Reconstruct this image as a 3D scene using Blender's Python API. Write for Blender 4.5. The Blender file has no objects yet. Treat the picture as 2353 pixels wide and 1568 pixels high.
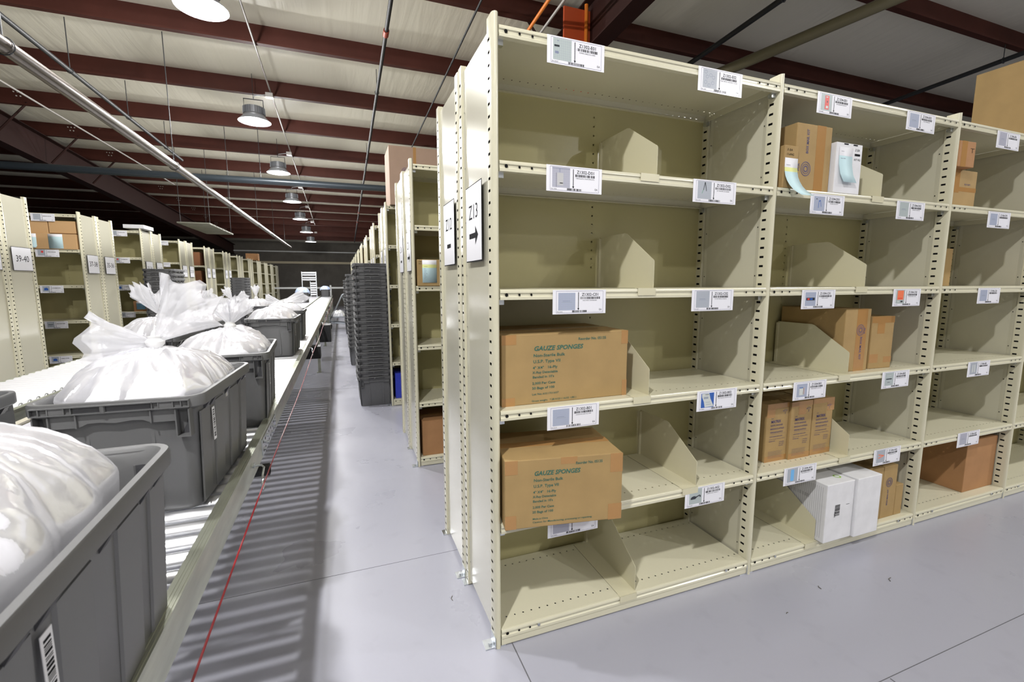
import bpy, math, random
from mathutils import Matrix, Vector, noise as mnoise

# ------------------------------------------------------------------ camera, world, lamps' strength, exposure
SC = bpy.context.scene
COL = SC.collection
YAW, PITCH, ROLL = 0.35989501, 0.12772515, -0.00135202
CAM = Vector((-0.48766199, -1.44661823, 1.33679740))
fw = Vector((math.sin(YAW)*math.cos(PITCH), math.cos(YAW)*math.cos(PITCH), -math.sin(PITCH)))
rt = Vector((math.cos(YAW), -math.sin(YAW), 0)); up = rt.cross(fw)
r_ = math.cos(ROLL)*rt + math.sin(ROLL)*up
u_ = -math.sin(ROLL)*rt + math.cos(ROLL)*up
cd = bpy.data.cameras.new('camera'); cam = bpy.data.objects.new('camera', cd); COL.objects.link(cam)
cam.matrix_world = Matrix(((r_.x, u_.x, -fw.x, CAM.x), (r_.y, u_.y, -fw.y, CAM.y), (r_.z, u_.z, -fw.z, CAM.z), (0, 0, 0, 1)))
cd.sensor_width = 36; cd.lens = 1046/2353*36; cd.clip_start = 0.02; cd.clip_end = 200
cd.dof.use_dof = True; cd.dof.focus_distance = 2.1; cd.dof.aperture_fstop = 8.0
SC.camera = cam
wd = bpy.data.worlds.new('world'); SC.world = wd; wd.use_nodes = True
wd.node_tree.nodes['Background'].inputs[0].default_value = (0.8, 0.85, 1, 1)
wd.node_tree.nodes['Background'].inputs[1].default_value = 0.02
SC.view_settings.view_transform = 'Standard'; SC.view_settings.look = 'None'
SC.view_settings.exposure = 0.30; SC.view_settings.gamma = 1; SC.view_settings.use_curve_mapping = False
LAMP_W = 36.0; LAMP_UP = 150.0
LAMP_COL = (1.0, 0.985, 0.97)

# ------------------------------------------------------------------ materials
MATS = {}
def nm(name, base=(.5, .5, .5), rough=.5, metal=0.0, spec=.5, coat=0.0, bump=None, vary=None, emit=None, hole=None, stretch=None):
    if name in MATS: return MATS[name]
    m = bpy.data.materials.new(name); MATS[name] = m; m.use_nodes = True
    nt = m.node_tree; N = nt.nodes; L = nt.links; b = N['Principled BSDF']
    b.inputs['Base Color'].default_value = (*base, 1); b.inputs['Roughness'].default_value = rough
    b.inputs['Metallic'].default_value = metal; b.inputs['Specular IOR Level'].default_value = spec
    b.inputs['Coat Weight'].default_value = coat; b.inputs['Coat Roughness'].default_value = .12
    tc = N.new('ShaderNodeTexCoord')
    src = tc.outputs['Object']
    if stretch:
        mp = N.new('ShaderNodeMapping'); mp.inputs['Scale'].default_value = stretch; L.new(src, mp.inputs['Vector']); src = mp.outputs[0]
    if vary:   # (scale, amount)
        nz = N.new('ShaderNodeTexNoise'); nz.inputs['Scale'].default_value = vary[0]; nz.inputs['Detail'].default_value = 4
        L.new(src, nz.inputs['Vector'])
        mr = N.new('ShaderNodeMapRange'); mr.inputs[1].default_value = .3; mr.inputs[2].default_value = .7
        mr.inputs[3].default_value = 1-vary[1]; mr.inputs[4].default_value = 1+vary[1]; L.new(nz.outputs['Fac'], mr.inputs[0])
        vm = N.new('ShaderNodeVectorMath'); vm.operation = 'SCALE'; vm.inputs[0].default_value = base
        L.new(mr.outputs[0], vm.inputs['Scale']); L.new(vm.outputs[0], b.inputs['Base Color'])
    if bump:   # (scale, strength, distance)
        nz = N.new('ShaderNodeTexNoise'); nz.inputs['Scale'].default_value = bump[0]; nz.inputs['Detail'].default_value = 3
        L.new(src, nz.inputs['Vector'])
        bp = N.new('ShaderNodeBump'); bp.inputs['Strength'].default_value = bump[1]; bp.inputs['Distance'].default_value = bump[2]
        L.new(nz.outputs['Fac'], bp.inputs['Height']); L.new(bp.outputs[0], b.inputs['Normal'])
    if emit:
        b.inputs['Emission Color'].default_value = (*emit[0], 1); b.inputs['Emission Strength'].default_value = emit[1]
    if hole:
        hole(N, L, b, tc)
    return m
def _math(N, L, op, a, b=None):
    n = N.new('ShaderNodeMath'); n.operation = op
    for i, v in enumerate((a, b)):
        if v is None: continue
        if isinstance(v, (int, float)): n.inputs[i].default_value = v
        else: L.new(v, n.inputs[i])
    return n.outputs[0]
def _cell(N, L, c, pitch, off=0):   # distance to the centre of the nearest repeat
    t = _math(N, L, 'DIVIDE', _math(N, L, 'ADD', c, off), pitch)
    return _math(N, L, 'MULTIPLY', _math(N, L, 'ABSOLUTE', _math(N, L, 'SUBTRACT', _math(N, L, 'FRACT', t), .5)), pitch)
def slots(N, L, b, tc):             # punched slots up the posts (object y, z)
    s = N.new('ShaderNodeSeparateXYZ'); L.new(tc.outputs['Object'], s.inputs[0])
    a = _math(N, L, 'LESS_THAN', _cell(N, L, s.outputs['Z'], .0385), .0045)
    d = _math(N, L, 'LESS_THAN', _math(N, L, 'ABSOLUTE', _math(N, L, 'SUBTRACT', s.outputs['Y'], .0275)), .0098)
    e = _math(N, L, 'LESS_THAN', s.outputs['Z'], 2.12)
    h = _math(N, L, 'MULTIPLY', _math(N, L, 'MULTIPLY', a, d), e)
    L.new(_math(N, L, 'SUBTRACT', 1.0, h), b.inputs['Alpha'])
def deck_holes(N, L, b, tc):        # a row of punched holes near the front and back edges of each deck
    s = N.new('ShaderNodeSeparateXYZ'); L.new(tc.outputs['Object'], s.inputs[0])
    cx = _cell(N, L, s.outputs['X'], .0345)
    def row(y):
        dy = _math(N, L, 'SUBTRACT', s.outputs['Y'], y)
        return _math(N, L, 'LESS_THAN', _math(N, L, 'ADD', _math(N, L, 'MULTIPLY', dy, dy), _math(N, L, 'MULTIPLY', cx, cx)), .0034**2)
    h = _math(N, L, 'ADD', row(.052), row(.352))
    L.new(_math(N, L, 'SUBTRACT', 1.0, h), b.inputs['Alpha'])
def back_holes(N, L, b, tc):
    s = N.new('ShaderNodeSeparateXYZ'); L.new(tc.outputs['Object'], s.inputs[0])
    cz = _cell(N, L, s.outputs['Z'], .0385)
    dx = _math(N, L, 'SUBTRACT', s.outputs['X'], .60)
    h = _math(N, L, 'LESS_THAN', _math(N, L, 'ADD', _math(N, L, 'MULTIPLY', dx, dx), _math(N, L, 'MULTIPLY', cz, cz)), .0038**2)
    L.new(_math(N, L, 'SUBTRACT', 1.0, h), b.inputs['Alpha'])

PB = (.65, .622, .47)
paint = lambda: nm('beige_paint', PB, .26, coat=.25, bump=(2.2, .03, .02))
paint_panel = lambda: nm('beige_paint_panel', (.56, .54, .43), .2, coat=.6, bump=(2.0, .04, .02))
paint_slot = lambda: nm('beige_paint_slotted', PB, .26, coat=.25, hole=slots)
paint_deck = lambda: nm('beige_paint_deck', PB, .28, coat=.2, hole=deck_holes)
paint_back = lambda: nm('beige_paint_back_shaded', (.46, .42, .22), .3, coat=.15, hole=back_holes)  # rack beige made darker and more olive to hold the recess shade
paint_div = lambda: nm('beige_paint_divider', (.64, .605, .43), .35)
zinc = lambda: nm('galvanised_zinc', (.62, .65, .68), .32, 1.0, vary=(25, .2))
dark = lambda: nm('punched_hole_black', (.01, .01, .01), .9, spec=.1)
steel = lambda: nm('roller_steel', (.86, .87, .90), .33, .85, bump=(60, .02, .002))
rail_m = lambda: nm('greenish_galvanised_rail', (.50, .52, .43), .36, .85, vary=(7, .22), stretch=(1, .6, 3))
card_m = lambda: nm('cardboard', (.37, .25, .108), .75, spec=.25, vary=(9, .07), bump=(150, .05, .001))
card_d = lambda: nm('cardboard_dark', (.38, .20, .09), .75, spec=.25, vary=(9, .07))
card_w = lambda: nm('white_carton', (.74, .74, .76), .65, vary=(14, .05))
tape_m = lambda: nm('clear_packing_tape', (.40, .215, .075), .16, spec=.6, bump=(45, .25, .002))
white_m = lambda: nm('laminated_white_card', (.84, .84, .89), .34, coat=.1)
ink = lambda: nm('black_ink', (.012, .012, .014), .8, spec=.08)
ink_gr = lambda: nm('green_carton_ink', (.02, .13, .10), .6)
ink_bl = lambda: nm('blue_carton_ink', (.07, .06, .16), .6)
tote_m = lambda: nm('grey_tote_plastic', (.122, .123, .124), .38, spec=.45, bump=(90, .03, .001))
tote_shade = lambda: nm('tote_recess_shade', (.062, .062, .068), .42, spec=.45)  # tote grey darkened to paint shade into gaps and pockets
cyan_p = lambda: nm('pale_cyan_paper', (.58, .78, .82), .7)
yel_p = lambda: nm('pale_yellow_paper', (.80, .84, .35), .7)
maroon = lambda: nm('maroon_primer_steel', (.064, .019, .013), .6, spec=.2, vary=(2.5, .15))
pipe_d = lambda: nm('dark_iron_pipe', (.018, .020, .022), .5)
pipe_g = lambda: nm('grey_steel_pipe', (.15, .13, .115), .30, .75)

def film_mat(key, tr):
    m = bpy.data.materials.new('translucent_bag_'+key); m.use_nodes = True; MATS[key] = m
    nt = m.node_tree; N = nt.nodes; L = nt.links; N.clear()
    out = N.new('ShaderNodeOutputMaterial'); tc = N.new('ShaderNodeTexCoord')
    nz = N.new('ShaderNodeTexNoise'); nz.inputs['Scale'].default_value = 14; nz.inputs['Detail'].default_value = 5; nz.inputs['Distortion'].default_value = 1.2
    L.new(tc.outputs['Object'], nz.inputs['Vector'])
    bp = N.new('ShaderNodeBump'); bp.inputs['Strength'].default_value = .35; bp.inputs['Distance'].default_value = .004; L.new(nz.outputs['Fac'], bp.inputs['Height'])
    d = N.new('ShaderNodeBsdfDiffuse'); d.inputs[0].default_value = (.93, .93, .97, 1)
    t = N.new('ShaderNodeBsdfTranslucent'); t.inputs[0].default_value = (.97, .97, 1, 1)
    g = N.new('ShaderNodeBsdfGlossy'); g.inputs['Roughness'].default_value = .16; g.inputs[0].default_value = (1, 1, 1, 1)
    x = N.new('ShaderNodeBsdfTransparent')
    for n in (d, t, g): L.new(bp.outputs[0], n.inputs['Normal'])
    def mix(a, b, f):
        k = N.new('ShaderNodeMixShader'); L.new(a, k.inputs[1]); L.new(b, k.inputs[2])
        if isinstance(f, float): k.inputs[0].default_value = f
        else: L.new(f, k.inputs[0])
        return k.outputs[0]
    fr = N.new('ShaderNodeFresnel'); fr.inputs[0].default_value = 1.5; L.new(bp.outputs[0], fr.inputs['Normal'])
    s = mix(d.outputs[0], t.outputs[0], .5); s = mix(s, x.outputs[0], tr)
    hf = N.new('ShaderNodeMath'); hf.operation = 'MULTIPLY'; hf.inputs[1].default_value = .5; L.new(fr.outputs[0], hf.inputs[0]); s = mix(s, g.outputs[0], hf.outputs[0])
    L.new(s, out.inputs[0]); return m
film_mat('film', .33); film_mat('tail_film', .48)

# ------------------------------------------------------------------ mesh building
class M:
    def __init__(s): s.v = []; s.f = []; s.k = []
    def add(s, vs, fs, k=0):
        o = len(s.v); s.v += [tuple(p) for p in vs]; s.f += [tuple(i+o for i in f) for f in fs]; s.k += [k]*len(fs); return s
    def box(s, x0, x1, y0, y1, z0, z1, k=0):
        return s.add([(x0, y0, z0), (x1, y0, z0), (x1, y1, z0), (x0, y1, z0), (x0, y0, z1), (x1, y0, z1), (x1, y1, z1), (x0, y1, z1)],
              [(0, 3, 2, 1), (4, 5, 6, 7), (0, 1, 5, 4), (1, 2, 6, 5), (2, 3, 7, 6), (3, 0, 4, 7)], k)
    def quad(s, a, b, c, d, k=0): return s.add([a, b, c, d], [(0, 1, 2, 3)], k)
    def prism(s, poly, axis, a, b, k=0, cap=True):   # 2-D polygon pushed along an axis
        n = len(poly)
        def P(p, t): return (t, p[0], p[1]) if axis == 'x' else (p[0], t, p[1]) if axis == 'y' else (p[0], p[1], t)
        fs = [(i, (i+1) % n, n+(i+1) % n, n+i) for i in range(n)]
        if cap: fs += [tuple(range(n))[::-1], tuple(range(n, 2*n))]
        return s.add([P(p, a) for p in poly]+[P(p, b) for p in poly], fs, k)
    def strip(s, poly, axis, a, b, k=0):             # open sheet profile pushed along an axis
        n = len(poly)
        def P(p, t): return (t, p[0], p[1]) if axis == 'x' else (p[0], t, p[1]) if axis == 'y' else (p[0], p[1], t)
        return s.add([P(p, a) for p in poly]+[P(p, b) for p in poly], [(i, i+1, n+i+1, n+i) for i in range(n-1)], k)
    def tube(s, pts, r, n=10, k=0, cap=True):
        pts = [Vector(p) for p in pts]; o = []
        rr = r if isinstance(r, (list, tuple)) else [r]*len(pts)
        for i, p in enumerate(pts):
            d = (pts[min(i+1, len(pts)-1)]-pts[max(i-1, 0)]).normalized()
            a = d.cross(Vector((0, 0, 1)) if abs(d.z) < .9 else Vector((1, 0, 0))).normalized(); b = d.cross(a)
            o += [p+(a*math.cos(2*math.pi*j/n)+b*math.sin(2*math.pi*j/n))*rr[i] for j in range(n)]
        fs = [(i*n+j, i*n+(j+1) % n, (i+1)*n+(j+1) % n, (i+1)*n+j) for i in range(len(pts)-1) for j in range(n)]
        if cap: fs += [tuple(range(n))[::-1], tuple(range((len(pts)-1)*n, len(pts)*n))]
        return s.add(o, fs, k)
    def lathe(s, prof, c=(0, 0, 0), n=24, k=0, axis='z'):
        o = []
        for r, h in prof:
            for j in range(n):
                a = 2*math.pi*j/n; q = (r*math.cos(a), r*math.sin(a), h)
                if axis == 'x': q = (h, r*math.cos(a), r*math.sin(a))
                if axis == 'y': q = (r*math.cos(a), h, r*math.sin(a))
                o.append((q[0]+c[0], q[1]+c[1], q[2]+c[2]))
        return s.add(o, [(i*n+j, i*n+(j+1) % n, (i+1)*n+(j+1) % n, (i+1)*n+j) for i in range(len(prof)-1) for j in range(n)], k)
    def rings(s, rs, k=0, close=True, capb=False, capt=False):
        n = len(rs[0]); o = [p for r in rs for p in r]
        fs = [(i*n+j, i*n+(j+1) % n, (i+1)*n+(j+1) % n, (i+1)*n+j) for i in range(len(rs)-1) for j in range(n if close else n-1)]
        if capb: fs.append(tuple(range(n))[::-1])
        if capt: fs.append(tuple(range((len(rs)-1)*n, len(rs)*n)))
        return s.add(o, fs, k)
    def text(s, t, size, O, U=(1, 0, 0), V=(0, 0, 1), k=0, align='LEFT', shear=0, bold=0, width=None):
        vs, fs, w = glyphs(t, align, shear, bold)
        O, U, V = Vector(O), Vector(U), Vector(V); sx = size if width is None else width/max(w, 1e-6)
        return s.add([O+U*(x*sx)+V*(y*size) for x, y in vs], fs, k)
    def bars(s, O, U, V, w, h, seed, k=0, n=34):
        R = random.Random(seed); O, U, V = Vector(O), Vector(U), Vector(V); x = 0; un = w/(n*2.1)
        while x < w-un*3:
            b = un*R.choice((1, 1, 2, 3)); g = un*R.choice((1, 1, 2))
            s.quad(O+U*x, O+U*(x+b), O+U*(x+b)+V*h, O+U*x+V*h, k); x += b+g
        return s
    def build(s, name, mats, parent=None, smooth=False, loc=None, rot=0):
        me = bpy.data.meshes.new(name); me.from_pydata(s.v, [], s.f); me.validate()
        for m in (mats if isinstance(mats, (list, tuple)) else [mats]): me.materials.append(m)
        if len(me.polygons) == len(s.k): me.polygons.foreach_set('material_index', s.k)
        if smooth:
            me.polygons.foreach_set('use_smooth', [True]*len(me.polygons))
            if smooth != 'all': me.set_sharp_from_angle(angle=math.radians(40))
        me.update()
        return link(name, me, parent, loc, rot)
def link(name, me, parent=None, loc=None, rot=0):
    o = bpy.data.objects.new(name, me); COL.objects.link(o)
    if parent is not None: o.parent = parent
    if loc: o.location = loc
    if rot: o.rotation_euler[2] = rot
    return o
_G = {}
def glyphs(t, align, shear, bold):
    key = (t, align, shear, bold)
    if key not in _G:
        c = bpy.data.curves.new('t', 'FONT'); c.body = t; c.align_x = align; c.shear = shear; c.offset = bold; c.resolution_u = 2; c.fill_mode = 'FRONT'
        o = bpy.data.objects.new('t', c); COL.objects.link(o)
        dg = bpy.context.evaluated_depsgraph_get(); me = o.evaluated_get(dg).to_mesh()
        vs = [(v.co.x, v.co.y) for v in me.vertices]; fs = [tuple(p.vertices) for p in me.polygons]
        o.evaluated_get(dg).to_mesh_clear(); bpy.data.objects.remove(o); bpy.data.curves.remove(c)
        w = max([v[0] for v in vs] or [1])-min([v[0] for v in vs] or [0])
        _G[key] = (vs, fs, w)
    return _G[key]
def tag(o, label=None, cat=None, group=None, kind=None):
    if label: o['label'] = label
    if cat: o['category'] = cat
    if group: o['group'] = group
    if kind: o['kind'] = kind
    return o
def thing(name, label, cat, loc=(0, 0, 0), rot=0, group=None):
    o = bpy.data.objects.new(name, None); COL.objects.link(o); o.location = loc; o.rotation_euler[2] = rot; o.empty_display_size = .05
    return tag(o, label, cat, group)
def copy_tree(o, parent=None):
    c = o.copy(); COL.objects.link(c); c.parent = parent
    for ch in [x for x in KIDS.get(o.name, [])]: copy_tree(ch, c)
    return c
KIDS = {}
def note_kids(root):
    KIDS[root.name] = list(root.children)
    for c in root.children: note_kids(c)
def clone(src, label, loc, rot=0, group=None, cat=None):
    if src.name not in KIDS: note_kids(src)
    c = copy_tree(src); c.location = loc; c.rotation_euler[2] = rot; tag(c, label, cat, group)
    if not group and 'group' in c: del c['group']
    return c
ORD = ['first', 'second', 'third', 'fourth', 'fifth', 'sixth', 'seventh', 'eighth', 'ninth', 'tenth', 'eleventh', 'twelfth', 'thirteenth', 'fourteenth', 'fifteenth', 'sixteenth', 'seventeenth', 'eighteenth', 'nineteenth', 'twentieth']
def struct(name, m, mats, **k): return tag(m.build(name, mats, **k), kind='structure')

# ------------------------------------------------------------------ room
def roof(y): return 4.80-.045*y           # underside of the roof skin; it falls away from the camera
XL, XR, YN, YF = -17.0, 13.0, -10.0, 26.5
def floor_mat():
    m = nm('painted_concrete', (.36, .362, .41), .30, coat=.15); nt = m.node_tree; N = nt.nodes; L = nt.links; b = N['Principled BSDF']
    tc = N.new('ShaderNodeTexCoord')
    n1 = N.new('ShaderNodeTexNoise'); n1.inputs['Scale'].default_value = 1.6; n1.inputs['Detail'].default_value = 6; L.new(tc.outputs['Object'], n1.inputs['Vector'])
    mr = N.new('ShaderNodeMapRange'); mr.inputs[1].default_value = .3; mr.inputs[2].default_value = .7; mr.inputs[3].default_value = .24; mr.inputs[4].default_value = .38
    L.new(n1.outputs['Fac'], mr.inputs[0]); L.new(mr.outputs[0], b.inputs['Roughness'])
    n2 = N.new('ShaderNodeTexNoise'); n2.inputs['Scale'].default_value = 9; n2.inputs['Detail'].default_value = 8; L.new(tc.outputs['Object'], n2.inputs['Vector'])
    r = N.new('ShaderNodeValToRGB'); r.color_ramp.elements[0].position = .30; r.color_ramp.elements[0].color = (.348, .351, .408, 1)
    r.color_ramp.elements[1].position = .42; r.color_ramp.elements[1].color = (.365, .369, .428, 1); L.new(n2.outputs['Fac'], r.inputs[0]); L.new(r.outputs[0], b.inputs['Base Color'])
    bp = N.new('ShaderNodeBump'); bp.inputs['Strength'].default_value = .05; bp.inputs['Distance'].default_value = .01
    n3 = N.new('ShaderNodeTexNoise'); n3.inputs['Scale'].default_value = 3; L.new(tc.outputs['Object'], n3.inputs['Vector']); L.new(n3.outputs['Fac'], bp.inputs['Height']); L.new(bp.outputs[0], b.inputs['Normal'])
    return m
struct('floor', M().box(XL, XR, YN, YF, -.1, 0), floor_mat())
jt = nm('floor_joint_dark', (.12, .12, .13), .8)
for i, (a, b, c, d) in enumerate([(XL, XR, .656, .658), (XL, XR, -.597, -.5945), (.053, .057, -6, 0), (XL, XR, 4.6, 4.604), (XL, XR, 8.6, 8.604), (1.2, 1.204, -6, -.6)]):
    struct(f'trim_{i+1}', M().box(a, b, c, d, 0, .0006), jt)
def ceil_mat():
    m = nm('white_insulation_facing', (.82, .785, .66), .5, spec=.35); nt = m.node_tree; N = nt.nodes; L = nt.links; b = N['Principled BSDF']
    tc = N.new('ShaderNodeTexCoord'); mp = N.new('ShaderNodeMapping'); mp.inputs['Scale'].default_value = (3.2, .25, 1); L.new(tc.outputs['Object'], mp.inputs['Vector'])
    n = N.new('ShaderNodeTexNoise'); n.inputs['Scale'].default_value = 2.2; n.inputs['Detail'].default_value = 4; n.inputs['Distortion'].default_value = .4; L.new(mp.outputs[0], n.inputs['Vector'])
    bp = N.new('ShaderNodeBump'); bp.inputs['Strength'].default_value = .28; bp.inputs['Distance'].default_value = .04; L.new(n.outputs['Fac'], bp.inputs['Height']); L.new(bp.outputs[0], b.inputs['Normal'])
    return m
ceil = M()
R0 = random.Random(4)
nx = 24; PY = [-13.15+1.55*i for i in range(27)]                       # sagging insulation between the purlins
for j in range(len(PY)-1):
    ys = [PY[j]+(PY[j+1]-PY[j])*t/6 for t in range(7)]
    rows = []
    for t, y in enumerate(ys):
        sag = .05*math.sin(math.pi*t/6)
        rows.append([(XL+(XR-XL)*i/nx, y, roof(y)-sag*(1+.3*math.sin(i*1.7+j))) for i in range(nx+1)])
    ceil.rings(rows, close=False)
struct('ceiling', ceil, ceil_mat(), smooth=True)
wall = nm('dim_block_wall', (.11, .10, .085), .8, vary=(3, .15))
struct('wall_back', M().box(XL, XR, YF, YF+.2, 0, 4.5), wall)
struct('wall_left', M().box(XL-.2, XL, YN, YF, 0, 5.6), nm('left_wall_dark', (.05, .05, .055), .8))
struct('wall_right', M().box(XR, XR+.2, YN, YF, 0, 5.6), wall)
struct('wall_front', M().box(XL, XR, YN-.2, YN, 0, 5.6), nm('pale_front_wall', (.45, .44, .41), .7))

# purlins, rafters
def purlin(L, R):
    m = M(); z0, z1, t = 0, .25, .004; f = .075
    m.prism([(-f, z0), (t, z0), (t, z1-t), (f, z1-t), (f, z1), (0, z1), (0, z0+t), (-f+.002, z0+t), (-f+.002, z0+.02), (-f, z0+.02)], 'x', L, R)
    for x in (-5.6, 2.0): 
        for q, (dx, dz) in enumerate([(-.05, .2), (0, .2), (.05, .2), (-.02, .14), (.03, .14)]):
            for sx in (.45,): m.lathe([(0, -.012), (.009, -.012), (.009, .001)], (x+sx+dx, -.001, dz), 8, 1, 'y')
    return m
pm = purlin(XL, XR).build('roof_purlin', [maroon(), nm('bright_bolt_hole', (.62, .6, .55), .4)])
pys = [2.35+1.55*i for i in range(-3, 15)]
for i, y in enumerate(pys):
    o = pm if i == 0 else link('roof_purlin', pm.data)
    o.location = (0, y, roof(y)-.25)
    v = i-3
    tag(o, ('maroon steel roof purlin out of sight behind the camera' if v < 0 else f'maroon steel roof purlin across the ceiling, {ORD[v]} one counted from the camera'), 'purlin', 'maroon purlins under the roof skin')
def rafter(x, lab):
    r = thing('roof_rafter', lab, 'roof beam')
    m = M(); h = .50; y0, y1 = YN, YF
    def zz(y): return roof(y)-.27
    for a, b, c, d in ((-.10, .10, 0, .014), (-.10, .10, -h, -h+.014)):
        m.add([(x+a, y0, zz(y0)-.014+c), (x+b, y0, zz(y0)-.014+c), (x+b, y1, zz(y1)-.014+c), (x+a, y1, zz(y1)-.014+c), (x+a, y0, zz(y0)+c), (x+b, y0, zz(y0)+c), (x+b, y1, zz(y1)+c), (x+a, y1, zz(y1)+c)],
              [(0, 3, 2, 1), (4, 5, 6, 7), (0, 1, 5, 4), (1, 2, 6, 5), (2, 3, 7, 6), (3, 0, 4, 7)])
    m.build('flange', nm('shade_darkened_rafter', (.030, .010, .008), .6, spec=.2), r)  # purlin maroon darkened here: the dim light up there is in the colour
    m = M(); m.add([(x-.006, y0, zz(y0)-h), (x+.006, y0, zz(y0)-h), (x+.006, y1, zz(y1)-h), (x-.006, y1, zz(y1)-h), (x-.006, y0, zz(y0)), (x+.006, y0, zz(y0)), (x+.006, y1, zz(y1)), (x-.006, y1, zz(y1))],
              [(0, 3, 2, 1), (4, 5, 6, 7), (0, 1, 5, 4), (1, 2, 6, 5), (2, 3, 7, 6), (3, 0, 4, 7)]); m.build('web', nm('shade_darkened_rafter', (.030, .010, .008), .6, spec=.2), r)
    for y in pys:
        if 3 < y < 12:
            for s in (-1, 1):
                M().tube([(x+s*.09, y, zz(y)-h+.03), (x+s*.55, y, roof(y)-.2)], .018, 4).build('brace', nm('shade_darkened_rafter', (.030, .010, .008), .6, spec=.2), r)
    return r
rafter(-5.6, 'deep maroon rafter, darkened for shade, running away over the left hand shelving')
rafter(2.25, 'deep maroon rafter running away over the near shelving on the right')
def pipe(name, lab, cat, pts, r, mat, hang=(), hr=.005, n=12, couple=()):
    t = thing(name, lab, cat)
    M().tube(pts, r, n).build('pipe', mat, t, smooth=True)
    a, b = Vector(pts[0]), Vector(pts[-1])
    for y in hang:
        p = a.lerp(b, (y-a.y)/(b.y-a.y)) if abs(b.y-a.y) > abs(b.x-a.x) else a.lerp(b, (y-a.x)/(b.x-a.x))
        m = M().tube([(p.x, p.y, p.z+r), (p.x, p.y, roof(p.y)-.24)], hr, 6)
        ring = [(p.x+(r+.006)*math.cos(q*math.pi/8), p.y, p.z+(r+.006)*math.sin(q*math.pi/8)) for q in range(17)]
        m.tube(ring, .004, 5); m.build('hanger', pipe_d(), t)
    for y in couple:
        p = a.lerp(b, (y-a.y)/(b.y-a.y)); d = (b-a).normalized()
        M().tube([p-d*.05, p+d*.05], r*1.45, 12).build('coupling', nm('orange_coupling', (.30, .045, .02), .45), t, smooth=True)
    return t
def zr(y, h): return 1.337+h-.045*(y+1.447)
pipe('duct_pipe', 'fat pale grey pipe hung over the conveyors, running away from the upper left', 'pipe', [(-2.33, -4, 2.752), (-2.33, 20.0, 2.815)], .048, pipe_g(), (2.42, 5.5, 8.6, 11.7, 14.8, 17.9), n=20)
pipe('sprinkler_pipe', 'thin dark pipe just above the fat grey pipe at the upper left', 'pipe', [(-3.25, -4, 3.80), (-3.25, 9.5, 3.72)], .024, pipe_d(), (2.42, 3.97, 5.52, 7.07, 8.62))
pipe('light_conduit', 'thin grey conduit beside the row of high bay lamps', 'conduit', [(-1.36, -4, zr(-4, 3.25)), (-1.30, 19, zr(19, 3.25))], .012, nm('grey_conduit', (.42, .40, .38), .45, .3), ())
pipe('sprinkler_pipe', 'dark sprinkler pipe with orange couplings running over the ends of the right hand racks', 'pipe', [(.05, -4, zr(-4, 2.98)), (.28, 22, zr(22, 2.98))], .022, pipe_d(), (5.6, 8.7, 11.8), couple=(4.1, 14.5, 16.3))
pipe('cable_conduit', 'thin dark conduit clipped under the purlins right of the sprinkler pipe', 'conduit', [(1.12, -4, zr(-4, 3.22)), (1.0, 15, zr(15, 3.22))], .012, pipe_d(), ())
pipe('cross_pipe', 'dark sprinkler main crossing the building under the purlins', 'pipe', [(-15, 8.75, 3.2), (12, 7.85, 3.2)], .06, nm('slate_blue_pipe', (.035, .045, .055), .35, .3), (-9.5, -1.75, 3), n=16)
pipe('wire_conduit', 'pale thin conduit running along the dark left rafter', 'conduit', [(-4.9, 0, 4.22), (-4.35, 13, 3.86)], .014, nm('grey_conduit'), ())
pipe('sprinkler_pipe', 'black pipe crossing above the top of the near shelving', 'pipe', [(3.9, -6, zr(-6, 3.08)), (4.0, 14, zr(14, 3.08))], .03, pipe_d(), (2.35, 7))
pipe('sprinkler_pipe', 'black pipe at the far right under the roof with a short hanger', 'pipe', [(7.87, -6, zr(-6, 3.08)), (7.9, 14, zr(14, 3.08))], .03, pipe_d(), (2.3, 5.4))
pipe('drain_pipe', 'wide olive pipe slanting under the roof at the upper right', 'pipe', [(5.6, .95, 4.42), (3.2, 4.4, 3.62)], .062, nm('olive_pipe', (.16, .14, .075), .5), (), n=16)
pipe('orange_conduit', 'bright orange conduit beside the rafter above the near rack', 'conduit', [(1.55, -3, zr(-3, 2.98)), (1.62, 9, zr(9, 2.98))], .018, nm('orange_paint', (.80, .22, .02), .4), ())
pipe('cable_conduit', 'pale conduit beside the orange one above the near rack', 'conduit', [(1.68, -3, zr(-3, 2.95)), (1.74, 9, zr(9, 2.95))], .014, nm('grey_conduit'), ())
# a red steel riser by the rafter
t = thing('sprinkler_riser', 'orange red steel bracket plate hanging beside the rafter above the near rack', 'bracket', (2.08, 3.35, 3.35))
M().box(-.16, .16, -.012, .012, 0, .95).build('plate', nm('orange_red_paint', (.50, .075, .02), .5), t)
M().tube([(.10, -.03, .1), (.10, -.03, 1)], .02, 8).build('rod', nm('orange_paint'), t)

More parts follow.
